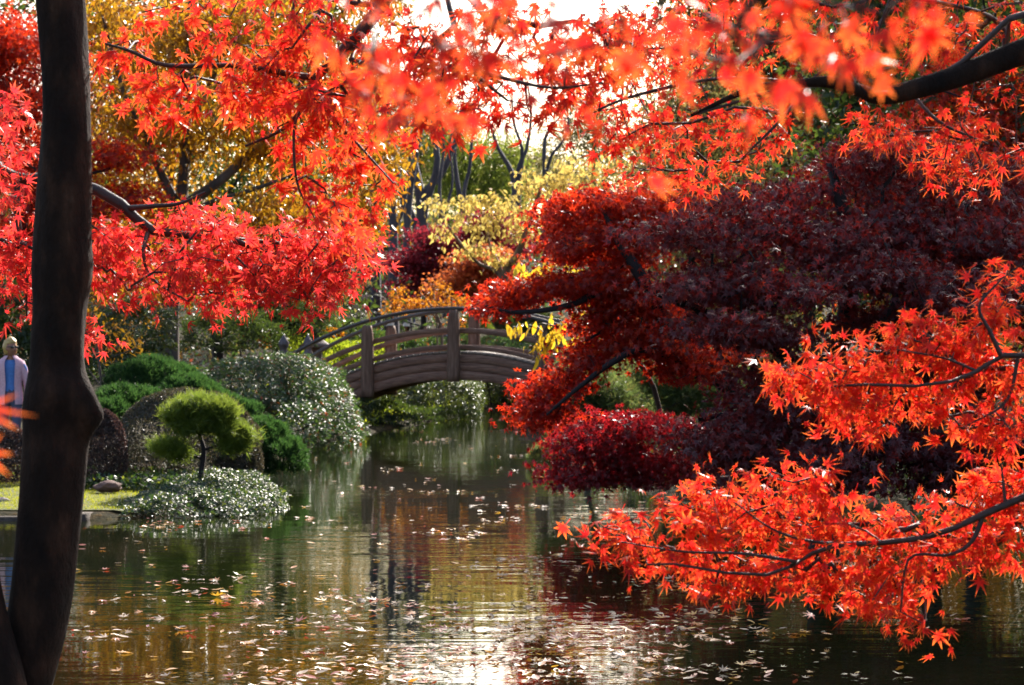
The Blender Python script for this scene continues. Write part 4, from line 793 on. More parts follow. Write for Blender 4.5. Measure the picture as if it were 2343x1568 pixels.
# ================================================================== wooden bridge
TH = math.radians(13); ax = np.array([math.cos(TH), -math.sin(TH), 0]); aw = np.array([math.sin(TH), math.cos(TH), 0])
B0 = at(1040, 784, 47.2); B0[2] = 0; RAD, ZC, WID = 6.4, 1.6, 1.65
def bp(s, w, h):
    s, w, h = np.broadcast_arrays(*(np.asarray(v, float) for v in (s, w, h))); f = s/RAD
    x = (RAD+h)*np.sin(f); z = ZC+(RAD+h)*np.cos(f)-RAD
    return B0+x[..., None]*ax+w[..., None]*aw+z[..., None]*np.array([0, 0, 1.])
bridge = empty('wooden_bridge', B0, 'weathered wooden arched footbridge with curved rails over the channel', 'bridge')
def bent(s0, s1, h0, h1, w0, w1, n=30, bev=.012):
    s = np.linspace(s0, s1, n); pr_ = [(w0+bev, h0), (w1-bev, h0), (w1, h0+bev), (w1, h1-bev), (w1-bev, h1), (w0+bev, h1), (w0, h1-bev), (w0, h0+bev)]
    V = np.stack([bp(s, w, h) for w, h in pr_], 1).reshape(-1, 3); k = len(pr_)
    i = np.arange(n-1)[:, None]*k; j = np.arange(k)[None]; j2 = (j+1) % k
    return V, [np.stack([i+j, i+j2, i+k+j2, i+k+j], -1).reshape(-1, 4), [list(range(k))[::-1]], [list(range((n-1)*k, n*k))]]
for w0 in (0, WID):
    sg = -1 if w0 == 0 else 1
    for k, (h0, h1) in enumerate(((-.175, .0), (-.36, -.179), (-.56, -.364))):
        V, F = bent(-4.0, 4.0, h0, h1, w0-.06+sg*.008*((k+1) % 2), w0+.06+sg*.008*((k+1) % 2)); part('beam_board', V, F, M['wood'], bridge)
    for nm, h0, h1, th_, mt in (('handrail', .95, 1.03, .065, 'rail'), ('middle_rail', .46, .57, .03, 'wood'), ('lower_rail', .1, .2, .03, 'wood')):
        V, F = bent(-3.85, 3.85, h0, h1, w0-th_, w0+th_, 40, .02 if nm == 'handrail' else .008); part(nm, V, F, M[mt], bridge, smooth=False)
    for s in (-1.94, 0, 1.94):
        lo, hi = bp(s, w0+sg*.1, -.6 if abs(s) < 1 else -.68), bp(s, w0+sg*.1, .96)
        c = (lo+hi)/2; c[:2] = lo[:2]*.5+hi[:2]*.5
        prof = [(.27, 0), (.275, .1), (.26, .45), (.25, .7), (.24, .86), (.2, .95), (.16, 1.0)]
        V = []
        for wd, f in prof:
            x = wd/2; y = .09; zz = lo[2]+(hi[2]-lo[2])*f
            for (u, v) in ((-x+.03, -y), (x-.03, -y), (x, -y+.03), (x, y-.03), (x-.03, y), (-x+.03, y), (-x, y-.03), (-x, -y+.03)):
                q = c+u*ax+v*aw; V.append((q[0], q[1], zz))
        n_ = len(prof); Qs = [(j*8+i, j*8+(i+1) % 8, (j+1)*8+(i+1) % 8, (j+1)*8+i) for j in range(n_-1) for i in range(8)]
        part('post', np.array(V), [Qs, [list(range(8))[::-1]], [list(range((n_-1)*8, n_*8))]], M['wood_post'], bridge)
    for s in (-4.2, 4.2):
        q = bp(s, w0+sg*.02, 0); q[2] = .15
        V, F = lathe([(.13, 0), (.135, .6), (.125, 1.25), (.11, 1.34), (.1, 1.4)], q, 16); po = part('end_post', V, F, M['wood_post'], bridge, smooth=True)
        V, F = lathe([(.112, 1.4), (.12, 1.44), (.085, 1.5), (.08, 1.56), (.115, 1.63), (.118, 1.69), (.08, 1.77), (.03, 1.84), (.008, 1.9)], q, 16); part('finial', V, F, M['finial'], po, smooth=True)
V, F = box((0, 0, 0), (.142, WID+.1, .05), bev=.008); pl = mesh('deck_plank', V, F, [M['wood_deck']])
ns = 52
for k in range(ns):
    s = -3.95+7.9*(k+.5)/ns; ob = link('deck_plank', pl, bridge); q = bp(s, WID/2, .035)-B0
    ob.location = q; ob.rotation_euler = (Matrix.Rotation(-TH, 3, 'Z') @ Matrix.Rotation(s/RAD+R.normal(0, .006), 3, 'Y')).to_euler()

# stone lantern
lc = at(722, 800, 53.5); lc[2] = tz1(lc[0], lc[1])
ln = empty('stone_lantern', lc, 'stone lantern with a wide pyramid roof beyond the left bridge posts', 'lantern'); top = at(722, 762, 53.5)[2]-lc[2]
for nm, prof, sq, n_ in (('base', [(.3, 0), (.3, .12), (.2, .18)], False, 6), ('shaft', [(.13, .16), (.12, top-.85), (.15, top-.8)], False, 12), ('platform', [(.16, top-.8), (.28, top-.72), (.28, top-.66)], False, 6),
                         ('light_box', [(.2, top-.66), (.2, top-.36)], True, 4), ('roof', [(.5, top-.37), (.5, top-.31), (.3, top-.2), (.1, top-.08), (.06, top-.06)], True, 4), ('finial', [(.07, top-.06), (.1, top+.0), (.06, top+.08), (.01, top+.12)], False, 10)):
    V, F = lathe(prof, lc, n_, sq); part(nm, V, F, M['stone'], ln)
# far path railing
for lab, pa, pb in (('upper black metal railing along the hillside path', (740, 700, 74), (960, 745, 72)), ('lower black metal railing along the hillside path', (690, 722, 71), (900, 752, 70)), ('metal handrail by the path right of the bridge', (1180, 728, 66), (1330, 760, 63))):
    a, b2 = at(*pa), at(*pb); bs = np.array([*(a[:2]), tz1(a[0], a[1])]); rl = empty('path_railing', bs, lab, 'railing', 'railings along the far path')
    mid = (a+b2)/2+np.array([0, 0, .12]); S = spline([a, mid, b2], 24)
    V, F = tube(S, np.full(24, .035), 8); part('top_rail', V, F, M['rail'], rl, smooth=True)
    for f in (2, 8, 15, 21):
        q = S[f]; V, F = box((q[0], q[1], (q[2]+tz1(q[0], q[1]))/2-.05), (.05, .05, max(.2, q[2]-tz1(q[0], q[1])+.06))); part('post', V, F, M['iron'], rl)

# ================================================================== hillside trees behind the bridge
def baretree(label, vx, D, top_vy, spread, limbs, r=.16, npts=70):
    bs = gpt(*at(vx, 700, D)[:2]); P_ = []
    r = r*1.2
    for L in limbs: P_.append(([bs if i == 0 else at(x, y, D+dz) for i, (x, y, dz) in enumerate(L)], r if L is limbs[0] else r*.6, r*.22))
    for q in P_[1:]: q[0][0] = at(limbs[limbs.index(next(l for l in limbs[1:] if True))][0][0], 0, D) if False else q[0][0]
    bl = [vb(*L[-1][:2], D+L[-1][2], spread, spread*1.1, 1.2) for L in limbs]+[vb(*L[-2][:2], D+L[-2][2], spread*.8, spread, 1.) for L in limbs]
    return tree('bare_tree', label, 'tree', bs, P_, bl, 'olive', OVAL, .1, npts, 0, bark='bark_slate', step=.7, tipr=.012, expo=2.0, r0=r*1.1, group='bare trees on the hillside', wig=.1)
baretree('bare slate-grey tree with many rising limbs behind the burgundy maple', 960, 92, 250, 55, [[(960, 680, 0), (962, 560, 0), (965, 470, 0), (940, 350, 0), (925, 260, 0), (900, 180, 0)], [(965, 480, 0), (965, 470, 0), (1010, 400, .3), (1040, 330, .3), (1060, 270, .3)], [(962, 520, 0), (962, 520, 0), (1000, 380, -.3), (990, 280, -.3), (1030, 200, -.3)], [(960, 560, 0), (960, 560, 0), (930, 460, .5), (900, 380, .5), (880, 300, .5)]], .3, 170)
baretree('slender bare tree with two leaning trunks against the green willow', 1068, 97, 250, 25, [[(1075, 700, 0), (1068, 520, 0), (1050, 440, 0), (1040, 350, 0), (1050, 260, 0)], [(1075, 700, 0), (1060, 460, .4), (1075, 380, .4), (1082, 280, .4), (1090, 180, .4)]], .16, 50)
baretree('forked bare tree reaching into the pale sky gap', 1175, 95, 250, 40, [[(1190, 700, 0), (1178, 480, 0), (1172, 400, 0), (1140, 340, 0), (1120, 280, 0)], [(1178, 480, 0), (1178, 430, 0), (1195, 350, 0), (1175, 280, 0), (1170, 200, 0)], [(1185, 420, 0), (1190, 400, 0), (1205, 340, .3), (1215, 260, .3), (1205, 180, .3)]], .17, 90)
baretree('thin bare tree with a kinked top in the sky gap', 1250, 93, 250, 22, [[(1262, 700, 0), (1248, 450, 0), (1245, 340, 0), (1255, 300, 0), (1285, 265, 0)], [(1250, 420, 0), (1250, 400, 0), (1290, 320, 0), (1300, 280, 0), (1290, 250, 0)]], .13, 45)
baretree('dark straight trunk left of the burgundy maple', 900, 84, 250, 45, [[(905, 690, 0), (900, 560, 0), (895, 420, 0), (890, 300, 0), (880, 150, 0)], [(900, 600, 0), (900, 560, 0), (920, 480, 0), (935, 400, 0), (950, 300, 0)]], .2, 80)
baretree('dark straight trunk above the reddish hillside boulder', 862, 80, 250, 40, [[(866, 680, 0), (858, 560, 0), (855, 420, 0), (850, 300, 0), (845, 150, 0)], [(858, 600, 0), (858, 560, 0), (870, 500, 0), (880, 440, 0), (890, 380, 0)]], .2, 60)
baretree('bare slate-grey trunk leaning right in front of the olive tree', 930, 88, 250, 40, [[(935, 690, 0), (930, 560, 0), (940, 430, 0), (960, 320, 0), (985, 200, 0)], [(932, 560, 0), (932, 540, 0), (915, 430, .3), (905, 340, .3), (915, 250, .3)]], .17, 70)
baretree('thin pair of bare stems beside the willow', 1020, 90, 250, 30, [[(1015, 690, 0), (1012, 560, 0), (1005, 430, 0), (1015, 330, 0), (1000, 220, 0)], [(1013, 560, 0), (1013, 520, 0), (1035, 420, .3), (1030, 330, .3), (1050, 240, .3)]], .11, 50)
def hilltree(name, label, base_v, D, paths, blobs, mat, size, npts, per, **k):
    bs = gpt(*at(base_v, 700, D)[:2])
    return tree(name, label, 'tree', bs, [([bs]+[at(*q) for q in pth[0]], pth[1], pth[2]) for pth in paths], [vb(*a) for a in blobs], mat, k.pop('Ts', OVAL), size, npts, per, step=.7, tipr=.01, **k)
D = 100
hilltree('willow_tree', 'feathery green willow on the hillside beyond the bare trees', 1070, 104, [([(1070, 500, 104), (1075, 350, 104)], .25, .08)], [(1060, 330, 104, 70, 60, 2.), (1120, 380, 104, 80, 70, 2.), (1020, 400, 104, 70, 80, 2.), (1090, 450, 104, 90, 70, 2.), (1170, 450, 104, 60, 60, 2.), (1150, 340, 104, 50, 50, 1.6), (1010, 300, 104, 60, 50, 2.), (1040, 520, 104, 110, 60, 2.), (1160, 540, 104, 90, 50, 2.)], 'willow', .2, 420, 36, jit=(.5, .5, .5), down=1.2, group='hillside trees')
hilltree('olive_tree', 'brown-green tree at the left of the willow', 960, 108, [([(960, 500, 108), (960, 300, 108)], .25, .08)], [(960, 260, 108, 90, 80, 2.), (920, 380, 108, 90, 90, 2.), (990, 330, 108, 60, 60, 2.), (880, 520, 108, 110, 90, 2.), (960, 560, 108, 100, 70, 2.), (880, 280, 108, 80, 80, 2.)], 'olive', .2, 380, 34, jit=(.5, .5, .4), group='hillside trees')
hilltree('straw_tree', 'pale straw-yellow leaved tree with a slanting tan trunk', 1130, 66, [([(1150, 650, 66), (1185, 580, 66), (1215, 500, 66), (1240, 420, 66)], .17, .05), ([(1150, 650, 66), (1090, 600, 66), (1040, 540, 66), (1000, 480, 66)], .08, .03), ([(1150, 650, 66), (1120, 560, 66.5), (1100, 470, 66.5)], .07, .03)],
     [(1010, 470, 66, 45, 25, 1.), (1070, 460, 66, 50, 22, 1.), (1120, 455, 66, 50, 28, 1.), (1050, 505, 66, 60, 28, 1.), (1130, 490, 66, 70, 30, 1.), (1000, 530, 66, 40, 25, 1.), (1190, 470, 66, 60, 35, 1.2), (1225, 415, 66, 60, 35, 1.2), (1270, 420, 66, 70, 50, 1.2), (1310, 385, 66, 60, 35, 1.2), (1340, 430, 66, 70, 60, 1.2), (1400, 390, 66, 60, 60, 1.2), (1190, 530, 66, 60, 30, 1.), (1080, 560, 66, 60, 30, .8), (1150, 590, 66, 50, 25, .8), (1420, 470, 66, 80, 50, 1.)],
     'straw', .19, 330, 8, Ts=[big_oval(.2, .4), oval_leaf(.26, .08, .2)], bark='bark_tan', jit=(.2, .2, .09), down=.8, rndness=.45, up=.9, group='hillside trees')
hilltree('burgundy_maple_tree', 'burgundy maple mound on the slope behind the bridge', 970, 78, [([(970, 640, 78), (975, 580, 78)], .14, .06)], [(960, 600, 78, 70, 35, 1.2), (1020, 570, 78, 60, 35, 1.2), (920, 600, 78, 45, 22, 1.), (1000, 640, 78, 60, 35, 1.2), (980, 545, 78, 50, 25, 1.), (1080, 540, 79, 70, 35, 1.2), (1130, 510, 79, 60, 40, 1.2), (1160, 570, 79, 60, 40, 1.2), (950, 660, 78, 50, 30, 1.)], 'burgundy', .15, 340, 40, Ts=ROUND, jit=(.35, .35, .14), down=.4, group='hillside trees')
hilltree('rust_maple_tree', 'rust-orange feathery maple left of the red maple branch', 1080, 70, [([(1085, 660, 70), (1090, 610, 70)], .12, .05)], [(1080, 600, 70, 60, 30, 1.), (1120, 590, 70, 50, 35, 1.), (1060, 640, 70, 60, 25, 1.), (1110, 660, 70, 60, 35, 1.), (1040, 670, 70, 60, 22, 1.), (1140, 640, 70, 50, 40, 1.)], 'rust', .13, 260, 40, Ts=ROUND, jit=(.28, .28, .1), down=.4, group='hillside trees')
hilltree('orange_shrub_tree', 'thin orange-leaved small tree over the bridge handrail', 1010, 58, [([(1010, 760, 58), (985, 700, 58), (960, 670, 58)], .05, .015), ([(1005, 740, 58), (930, 710, 58), (870, 705, 58)], .03, .01), ([(1000, 720, 58), (1040, 690, 58), (1060, 660, 58)], .03, .01)], [(930, 690, 58, 55, 16, .5), (900, 712, 58, 45, 10, .4), (980, 700, 58, 50, 20, .5), (920, 665, 58, 25, 14, .4), (1000, 655, 58, 40, 10, .5), (1040, 690, 58, 50, 18, .5), (1050, 735, 58, 30, 12, .4)], 'orange_leaf', .12, 130, 8, bark='bark_tan', jit=(.1, .1, .05), down=.4, rndness=.5)
# woods further round and further back, each tree its own
spec = []
for k, (vx, D, h, rad, mt, lab) in enumerate((
    (640, 62, 13, 3.6, 'evergreen', 'dark green tree filling the gap behind the golden tree'), (500, 70, 16, 4.2, 'olive', 'brown-green tall tree behind the golden tree crown'), (690, 90, 17, 4.5, 'gold', 'tall golden tree on the slope left of the bare trees'), (380, 58, 14, 4, 'gold', 'second golden tree behind the first golden tree'),
    (250, 64, 15, 4, 'evergreen', 'tall evergreen behind the scarlet maple'), (90, 55, 13, 4, 'rust', 'rust-coloured tall tree behind the scarlet maple'), (-120, 48, 12, 4, 'evergreen', 'evergreen standing left of the lawn'), (700, 110, 16, 5, 'olive', 'hazy brown tree at the back of the slope'),
    (800, 122, 9, 4, 'evergreen', 'dark hilltop evergreen behind the bare trees'), (1020, 130, 6, 5, 'willow', 'low green hilltop tree under the sky gap'), (1200, 126, 4, 5, 'olive', 'low olive hilltop tree under the sky gap'), (1360, 118, 6, 5, 'olive', 'olive hilltop tree right of the sky gap'),
    (1640, 80, 15, 4.2, 'gold', 'tall gold tree beyond the straw-yellow tree'), (1720, 62, 15, 4.5, 'maple_red', 'tall red tree beyond the olive-yellow tree'), (1850, 60, 16, 5, 'evergreen', 'tall evergreen at the back of the right bank'), (2100, 55, 15, 5, 'rust', 'rusty tall tree at the back of the right bank'), (2400, 48, 15, 5, 'evergreen', 'dense evergreen beyond the right edge of the pond'), (1790, 70, 19, 4.5, 'olive', 'tall brown-olive tree between the back evergreens'), (1980, 66, 19, 4.5, 'evergreen', 'very tall dark evergreen behind the rusty tree'), (2260, 62, 18, 4.5, 'evergreen', 'tall dark evergreen right of the rusty tree'))):
    x, y, _ = at(vx, 700, D)
    bigtree('woodland_tree', lab, x, y, h, rad, 1.5, mt, (.22 if D > 60 else .18)*(1.3 if vx > 1700 else 1), 300, 44 if vx > 1700 else 32, trunk_r=.22, jit=.6, seedT=OVAL, group='trees of the surrounding wood')
n = 26000; px = R.uniform(-18, 12, n); py = R.uniform(68, 112, n); pz = tz(px, py)
V, F, A = scatter(ROUND, np.stack([px, py, pz+R.uniform(.02, .3, n)], 1), R.normal(size=(n, 3)), R.normal(0, .5, (n, 3))+np.array([0, -.3, .9]), R.uniform(.09, .2, n), R.random(n))
tag(link('hillside_ground_cover', mesh('hillside_ground_cover', V, F, [M['azalea']], A)), 'dark green ground cover over the far slope', 'ground cover', kind='stuff')
n = 14000; px = R.uniform(-7, 5, n); py = R.uniform(44, 68, n); d = sdist(px, py); ok = d > .25; px, py = px[ok], py[ok]; n = len(px)
V, F, A = scatter(OVAL, np.stack([px, py, tz(px, py)+R.uniform(.02, .22, n)], 1), R.normal(size=(n, 3)), R.normal(0, .5, (n, 3))+np.array([0, -.3, .9]), R.uniform(.08, .16, n), R.random(n))
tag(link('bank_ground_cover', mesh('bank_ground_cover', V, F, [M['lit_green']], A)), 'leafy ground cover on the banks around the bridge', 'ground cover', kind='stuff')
n = 9000; px = R.uniform(.6, 9, n); py = R.uniform(23, 36, n); d = sdist(px, py); ok = d > .15; px, py = px[ok], py[ok]; n = len(px)
V, F, A = scatter(OVAL, np.stack([px, py, tz(px, py)+R.uniform(.02, .25, n)], 1), R.normal(size=(n, 3)), R.normal(0, .5, (n, 3))+np.array([0, -.3, .9]), R.uniform(.06, .12, n), R.random(n))
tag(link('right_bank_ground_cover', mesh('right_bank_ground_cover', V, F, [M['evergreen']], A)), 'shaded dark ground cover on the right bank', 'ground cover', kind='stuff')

# ================================================================== people
def flat(name, col, rough=.8, sc=40):
    c = np.array(col); return solid(name, [(.3, tuple(c*.82)), (.7, tuple(np.minimum(c*1.1, .9)))], sc, rough, .3, sc*2, dist=.004)
def skinmesh(nodes, edges, mats, assign, loc, rotz, parent, name='body', sub=2):
    """nodes: {name: (x,y,z,rx,ry)}; one continuous surface grown over the joints"""
    ks = list(nodes); me = bpy.data.meshes.new('tmp'); me.from_pydata([nodes[k][:3] for k in ks], [(ks.index(a), ks.index(b_)) for a, b_ in edges], [])
    ob = bpy.data.objects.new('tmp', me); COL.objects.link(ob); md = ob.modifiers.new('s', 'SKIN'); md.use_smooth_shade = True
    for k, v in zip(ks, me.skin_vertices[0].data): v.radius = nodes[k][3:5]; v.use_root = (k == 'pelvis')
    sd = ob.modifiers.new('d', 'SUBSURF'); sd.levels = sub; sd.render_levels = sub
    dg = bpy.context.evaluated_depsgraph_get(); ev = bpy.data.meshes.new_from_object(ob.evaluated_get(dg)); bpy.data.objects.remove(ob)
    n = len(ev.vertices); co = np.zeros(n*3); ev.vertices.foreach_get('co', co); co = co.reshape(-1, 3)
    for m_ in mats: ev.materials.append(m_)
    idx = [assign(np.array(p_.center)) for p_ in ev.polygons]; ev.polygons.foreach_set('material_index', idx)
    ev.name = name; o_ = link(name, ev, parent); return o_
def head_mesh(c, s=1.0):
    a = np.linspace(0, 2*np.pi, 24, endpoint=False); V = []; zs = np.linspace(-1, 1, 19)
    for z in zs:
        w = math.sqrt(max(0.0004, 1-z*z)); jaw = 1-.28*sm(.1, -1, z) if False else 1-.25*max(0, -z)**1.4
        for t_ in a:
            x = math.sin(t_); y = -math.cos(t_); r = w*jaw; X = x*.075*r; Y = y*.097*r-(.012 if z < 0 else 0)
            if y < -.5 and abs(x) < .25:
                if -.35 < z < .1: Y -= .018*max(0, 1-abs(x)/.25)*max(0, 1-abs(z+.22)/.3)
                if -.62 < z < -.45: Y -= .006
                if abs(z+.8) < .15: Y -= .005
            if abs(x) > .93 and abs(z) < .28 and y > -.3: X *= 1.16
            V.append((X, Y, z*.118))
    n = 24; F = [(j*n+i, j*n+(i+1) % n, (j+1)*n+(i+1) % n, (j+1)*n+i) for j in range(18) for i in range(n)]
    return np.array(V)*s+np.array(c), [F]
def hand_nodes(w, side, d):
    return {}
SKIN = flat('skin', (.36, .16, .105), .5)
def person(loc, rotz, label, top, legs, hair, height=1.65, hat=None, jacket=None, turn=0., glasses=False, group=None, step=.12):
    root = empty('person', loc, label, 'person', group); root.rotation_euler = (0, 0, rotz); k = height/1.68
    N = {'pelvis': (0, 0, .93, .135, .105), 'waist': (0, 0, 1.08, .115, .095), 'chest': (0, -.01, 1.27, .142, .11), 'neckb': (0, .01, 1.41, .07, .065), 'neck': (0, 0, 1.49, .05, .052), 'headb': (0, -.01, 1.56, .055, .06)}
    E = [('pelvis', 'waist'), ('waist', 'chest'), ('chest', 'neckb'), ('neckb', 'neck'), ('neck', 'headb')]
    for s, t_ in ((-1, 'l'), (1, 'r')):
        st = s*step
        N.update({'sh'+t_: (s*.165, .01, 1.365, .062, .06), 'el'+t_: (s*.235, .03, 1.09, .043, .043), 'wr'+t_: (s*.245, -.04, .86, .028, .032), 'pa'+t_: (s*.245, -.05, .79, .022, .04),
                  'hp'+t_: (s*.085, 0, .86, .092, .095), 'kn'+t_: (s*.09, -st*.6-.03, .49, .062, .062), 'an'+t_: (s*.09, -st+.03, .1, .042, .045), 'to'+t_: (s*.1, -st-.13, .04, .045, .03)})
        E += [('chest', 'sh'+t_), ('sh'+t_, 'el'+t_), ('el'+t_, 'wr'+t_), ('wr'+t_, 'pa'+t_), ('pelvis', 'hp'+t_), ('hp'+t_, 'kn'+t_), ('kn'+t_, 'an'+t_), ('an'+t_, 'to'+t_)]
        for f, (fy, ln_) in enumerate(((-.03, .075), (-.01, .085), (.01, .08), (.028, .065))):
            b0, b1 = 'f%s%d' % (t_, f), 'g%s%d' % (t_, f)
            N[b0] = (s*.238, -.05+fy*1.2, .75, .0095, .0095); N[b1] = (s*.23, -.065+fy*1.3, .75-ln_, .007, .007); E += [('pa'+t_, b0), (b0, b1)]
        N['t0'+t_] = (s*.225, -.095, .8, .011, .011); N['t1'+t_] = (s*.215, -.115, .75, .008, .008); E += [('wr'+t_, 't0'+t_), ('t0'+t_, 't1'+t_)]
    N = {a: tuple(np.array(v)*k) for a, v in N.items()}
    shoe = flat('shoe', (.05, .04, .04))
    def asg(c):
        c = c/k
        if c[2] > 1.43: return 0
        if abs(c[0]) > .185 and c[2] < .88: return 0
        if c[2] < .1: return 3
        if c[2] < .99 and abs(c[0]) < .2: return 2
        return 1
    skinmesh(N, E, [SKIN, top, legs, shoe], asg, loc, rotz, root, sub=2 if glasses else 1)
    hc = np.array([0, -.02, 1.585])*k; V, F = head_mesh((0, 0, 0), k*1.06)
    Rz = np.array([[math.cos(turn), -math.sin(turn), 0], [math.sin(turn), math.cos(turn), 0], [0, 0, 1]])
    hd = link('head', mesh('head', V@Rz.T+hc, F, [SKIN], smooth=True), root)
    V, F = head_mesh((0, 0, 0), k*1.27); Vh = V.copy(); z = Vh[:, 2]/k; y = Vh[:, 1]/k
    front = (y < -.045) & (z < .05); Vh[front] *= .72; Vh[z < -.09] *= np.array([.8, .8, .85]); Vh[:, 1] += .01*k; Vh[:, 2] += .012*k
    Vh += .006*k*np.sin(Vh*170+1)+.004*k*np.sin(Vh[:, [1, 2, 0]]*330); Vh[:, 2] -= np.where((np.abs(Vh[:, 0]) > .06*k) | (Vh[:, 1] > .02), .018*k, 0)
    hr = link('hair', mesh('hair', Vh@Rz.T+hc, F, [hair], smooth=True), root)
    if glasses:
        its = []
        for s in (-1, 1):
            its.append(box((s*.033*k, -.098*k, .012*k), (.055*k, .016*k, .034*k), bev=.003)); its.append(box((s*.073*k, -.04*k, .018*k), (.008*k, .11*k, .012*k)))
        its.append(box((0, -.1*k, .018*k), (.02*k, .01*k, .008*k)))
        V, F = merge(its); link('sunglasses', mesh('sunglasses', V@Rz.T+hc, F, [M['iron']]), root)
    if hat is not None:
        V, F = lathe([(.19, .045), (.185, .055), (.105, .06), (.1, .13), (.07, .155), (.01, .16)], (0, 0, 0), 20); link('hat', mesh('hat', V*k+hc, F, [hat], smooth=True), root)
    if jacket is not None:
        its = []; a = np.linspace(math.radians(24), math.radians(336), 40)
        lv = [(.80, .18, .15), (.86, .178, .146), (.95, .168, .138), (1.08, .15, .128), (1.2, .162, .136), (1.3, .175, .138), (1.37, .185, .125), (1.415, .17, .11), (1.45, .11, .09), (1.48, .08, .08)]
        for off in (0, -.008):
            its_v = [(math.sin(t_)*(rx+off), -math.cos(t_)*(ry+off)+.004*math.sin(9*t_+z*30), z) for z, rx, ry in lv for t_ in a]
            n = len(a); its.append((np.array(its_v)*k, [[(j*n+i, j*n+i+1, (j+1)*n+i+1, (j+1)*n+i) for j in range(len(lv)-1) for i in range(n-1)]]))
        for s, t_ in ((-1, 'l'), (1, 'r')):
            pth = spline([np.array(N['sh'+t_][:3])*np.array([.7, 1, 1.008]), N['el'+t_][:3], N['wr'+t_][:3], np.array(N['wr'+t_][:3])-np.array([0, .003, .02])], 22)
            its.append(tube(pth, np.linspace(.076, .045, 22)*k, 14, .03, 2))
        V, F = merge(its); link('jacket', mesh('jacket', V, F, [jacket], smooth=True), root)
    return root
pl_ = at(24, 784, 29.4); pl_[2] = tz1(pl_[0], pl_[1])
LAV = flat('lavender_cloth', (.72, .44, .55)); BLUE = flat('blue_cloth', (.1, .24, .62)); TR = flat('grey_trousers', (.09, .1, .17)); BLOND = flat('blond_hair', (.55, .36, .13), .5, 90)
person(pl_, math.radians(8), 'person in blue shirt, open lavender jacket and sunglasses strolling by the trunk', BLUE, TR, BLOND, 1.63, jacket=LAV, turn=math.radians(38), glasses=True)
HD = flat('dark_hair', (.03, .02, .015)); HATW = flat('pale_hat', (.75, .7, .6)); DEN = flat('denim', (.05, .08, .16))
for vx, hv, D, tcol, hat, lab in ((893, 741, 74, (.14, .3, .75), HATW, 'person in blue top and pale sun hat behind the bridge rail'), (931, 743, 74.5, (.75, .04, .08), HATW, 'person in red top behind the bridge rail'), (968, 746, 75, (.08, .5, .8), None, 'person in turquoise top behind the bridge'),
                                  (1008, 742, 75, (.1, .09, .12), None, 'dark-clothed person right of the turquoise one'), (1030, 741, 76, (.45, .6, .8), None, 'person in pale blue top beside the bridge centre post'), (942, 668, 88, (.1, .14, .45), None, 'person in blue walking higher on the hillside path')):
    q = at(vx, hv, D); g0 = tz1(q[0], q[1]); hh = q[2]-g0
    hgt = min(1.85, max(1.5, hh)); q[2] = g0
    person(q, R.uniform(-1.5, 1.5), lab, flat('top', tcol), DEN, HD, hgt, hat=hat, turn=.3, group='visitors on the far path')

# ================================================================== leaves floating on the pond
def float_leaves():
    P_, n = [], 0
    # drifts of leaves, denser on the open water in front
    for k in range(300):
        u = R.random()
        if u < .6: vx, vy = R.normal(1200, 380), 1565-abs(R.normal(0, 130))
        elif u < .82: vx, vy = R.uniform(150, 1900), R.uniform(1200, 1560)
        else: vx, vy = R.uniform(700, 1350), R.uniform(985, 1250)
        D = EYE*K/(vy-784); x = (vx-1171)/K*D; m_ = max(1, int(R.gamma(.7, 8))); sx = .03+.035*m_**.6*R.uniform(.6, 1.6)
        for j in range(m_): P_.append((x+R.normal(0, sx), D+R.normal(0, sx*1.1)))
    for k in range(200):
        vx, vy = R.uniform(150, 1500), 985+575*R.random()**1.3; D = EYE*K/(vy-784); P_.append(((vx-1171)/K*D, D))
    P_ = np.array(P_); ok = sdist(P_[:, 0], P_[:, 1]) < -.1; P_ = P_[ok]
    inf = np.abs(P_[:, 0]/P_[:, 1]) < .24
    return P_[inf]
FP = float_leaves(); n = len(FP)
td = np.concatenate([R.normal(size=(n, 2)), R.normal(0, .08, (n, 1))], 1); no = np.concatenate([R.normal(0, .06, (n, 1)), R.normal(-.11, .07, (n, 1)), np.ones((n, 1))], 1)
sz = R.uniform(.018, .058, n); mk = R.choice(3, n, p=[.42, .4, .18]); FT = [maple_leaf(11, True, -.1), big_oval(.24, -.15), big_oval(.2, .1), maple_leaf(12, True, .08)]
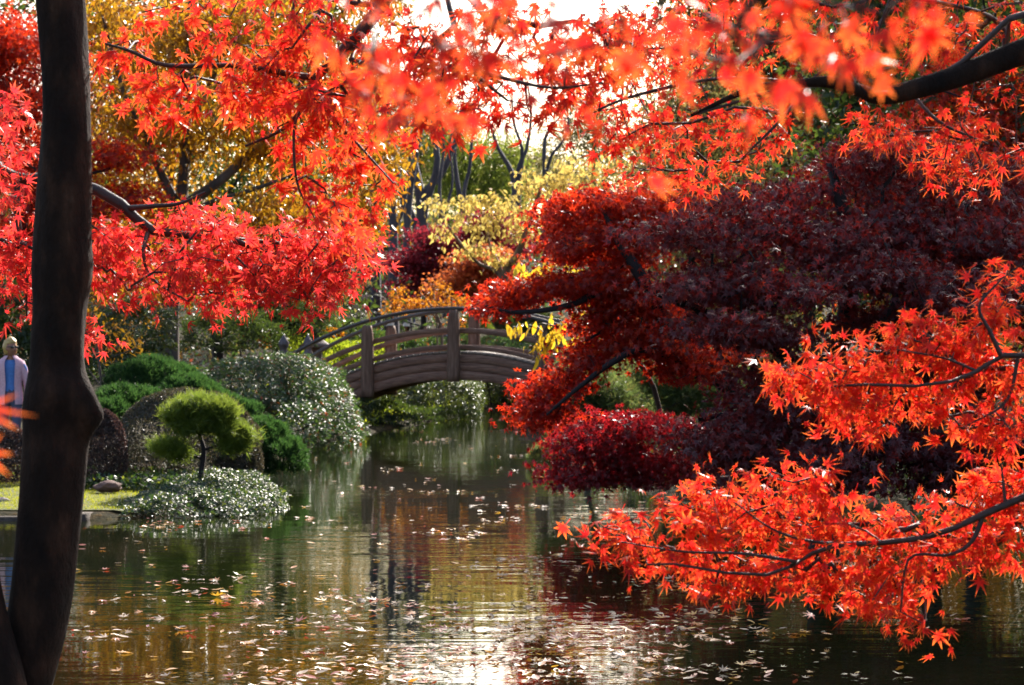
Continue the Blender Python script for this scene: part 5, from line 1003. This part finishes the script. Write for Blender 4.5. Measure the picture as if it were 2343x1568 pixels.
FT = [(v-np.array([0, .5, 0]), f, t_) for v, f, t_ in FT]; sc_ = np.array([1., 1.7, 1.6, 1.])
fm = [M['float_pale'], M['float_orange'], M['float_red']]; fl = ['pale tan fallen leaf floating on the pond', 'yellow-orange fallen leaf floating on the pond', 'red fallen leaf floating on the pond']
o_ = np.argsort(FP[:, 1]); big, rest = o_[:300], o_[300:]
bank = [[[mesh('floating_leaf', v, [f], [fm[c]], {'rnd': np.full(len(v), q), 'tip': t_}) for q in (.15, .5, .85)] for v, f, t_ in FT] for c in range(3)]
x, y, z = basis(td, no)
for i in big:
    k = R.integers(4); ob = tag(link('floating_leaf', bank[mk[i]][k][R.integers(3)]), fl[mk[i]], 'leaf', fl[mk[i]].replace('fallen leaf', 'fallen leaves')); s = sz[i]*sc_[k]
    ob.matrix_basis = Matrix(((x[i, 0]*s, y[i, 0]*s, z[i, 0]*s, FP[i, 0]), (x[i, 1]*s, y[i, 1]*s, z[i, 1]*s, FP[i, 1]), (x[i, 2]*s, y[i, 2]*s, z[i, 2]*s, .012), (0, 0, 0, 1)))
its = []
for c in range(3):
    s = rest[mk[rest] == c]; V, F, A = scatter(FT, np.column_stack([FP[s], np.full(len(s), .012)]), td[s], no[s], sz[s]*1.4, R.random(len(s)))
    tag(link('drifting_leaves', mesh('drifting_leaves', V, F, [fm[c]], A)), 'scattered ' + ('pale tan', 'yellow-orange', 'red')[c]+' leaves drifting further out on the pond', 'leaves', kind='stuff')

for k in range(14):                                              # leaves fallen on the lawn
    x0, y0 = R.uniform(-6.6, -4.3), R.uniform(22.95, 26.5); c = int(R.integers(1, 3)); q = R.integers(4)
    ob = tag(link('fallen_leaf', bank[c][q][R.integers(3)]), ('', 'yellow-orange fallen leaf lying on the lawn', 'red fallen leaf lying on the lawn')[c], 'leaf', 'fallen leaves on the lawn')
    ob.location = (x0, y0, tz1(x0, y0)+.05); ob.rotation_euler = (R.normal(-.3, .3), R.normal(0, .3), R.uniform(0, 6)); ob.scale = [float(.05*sc_[q])]*3
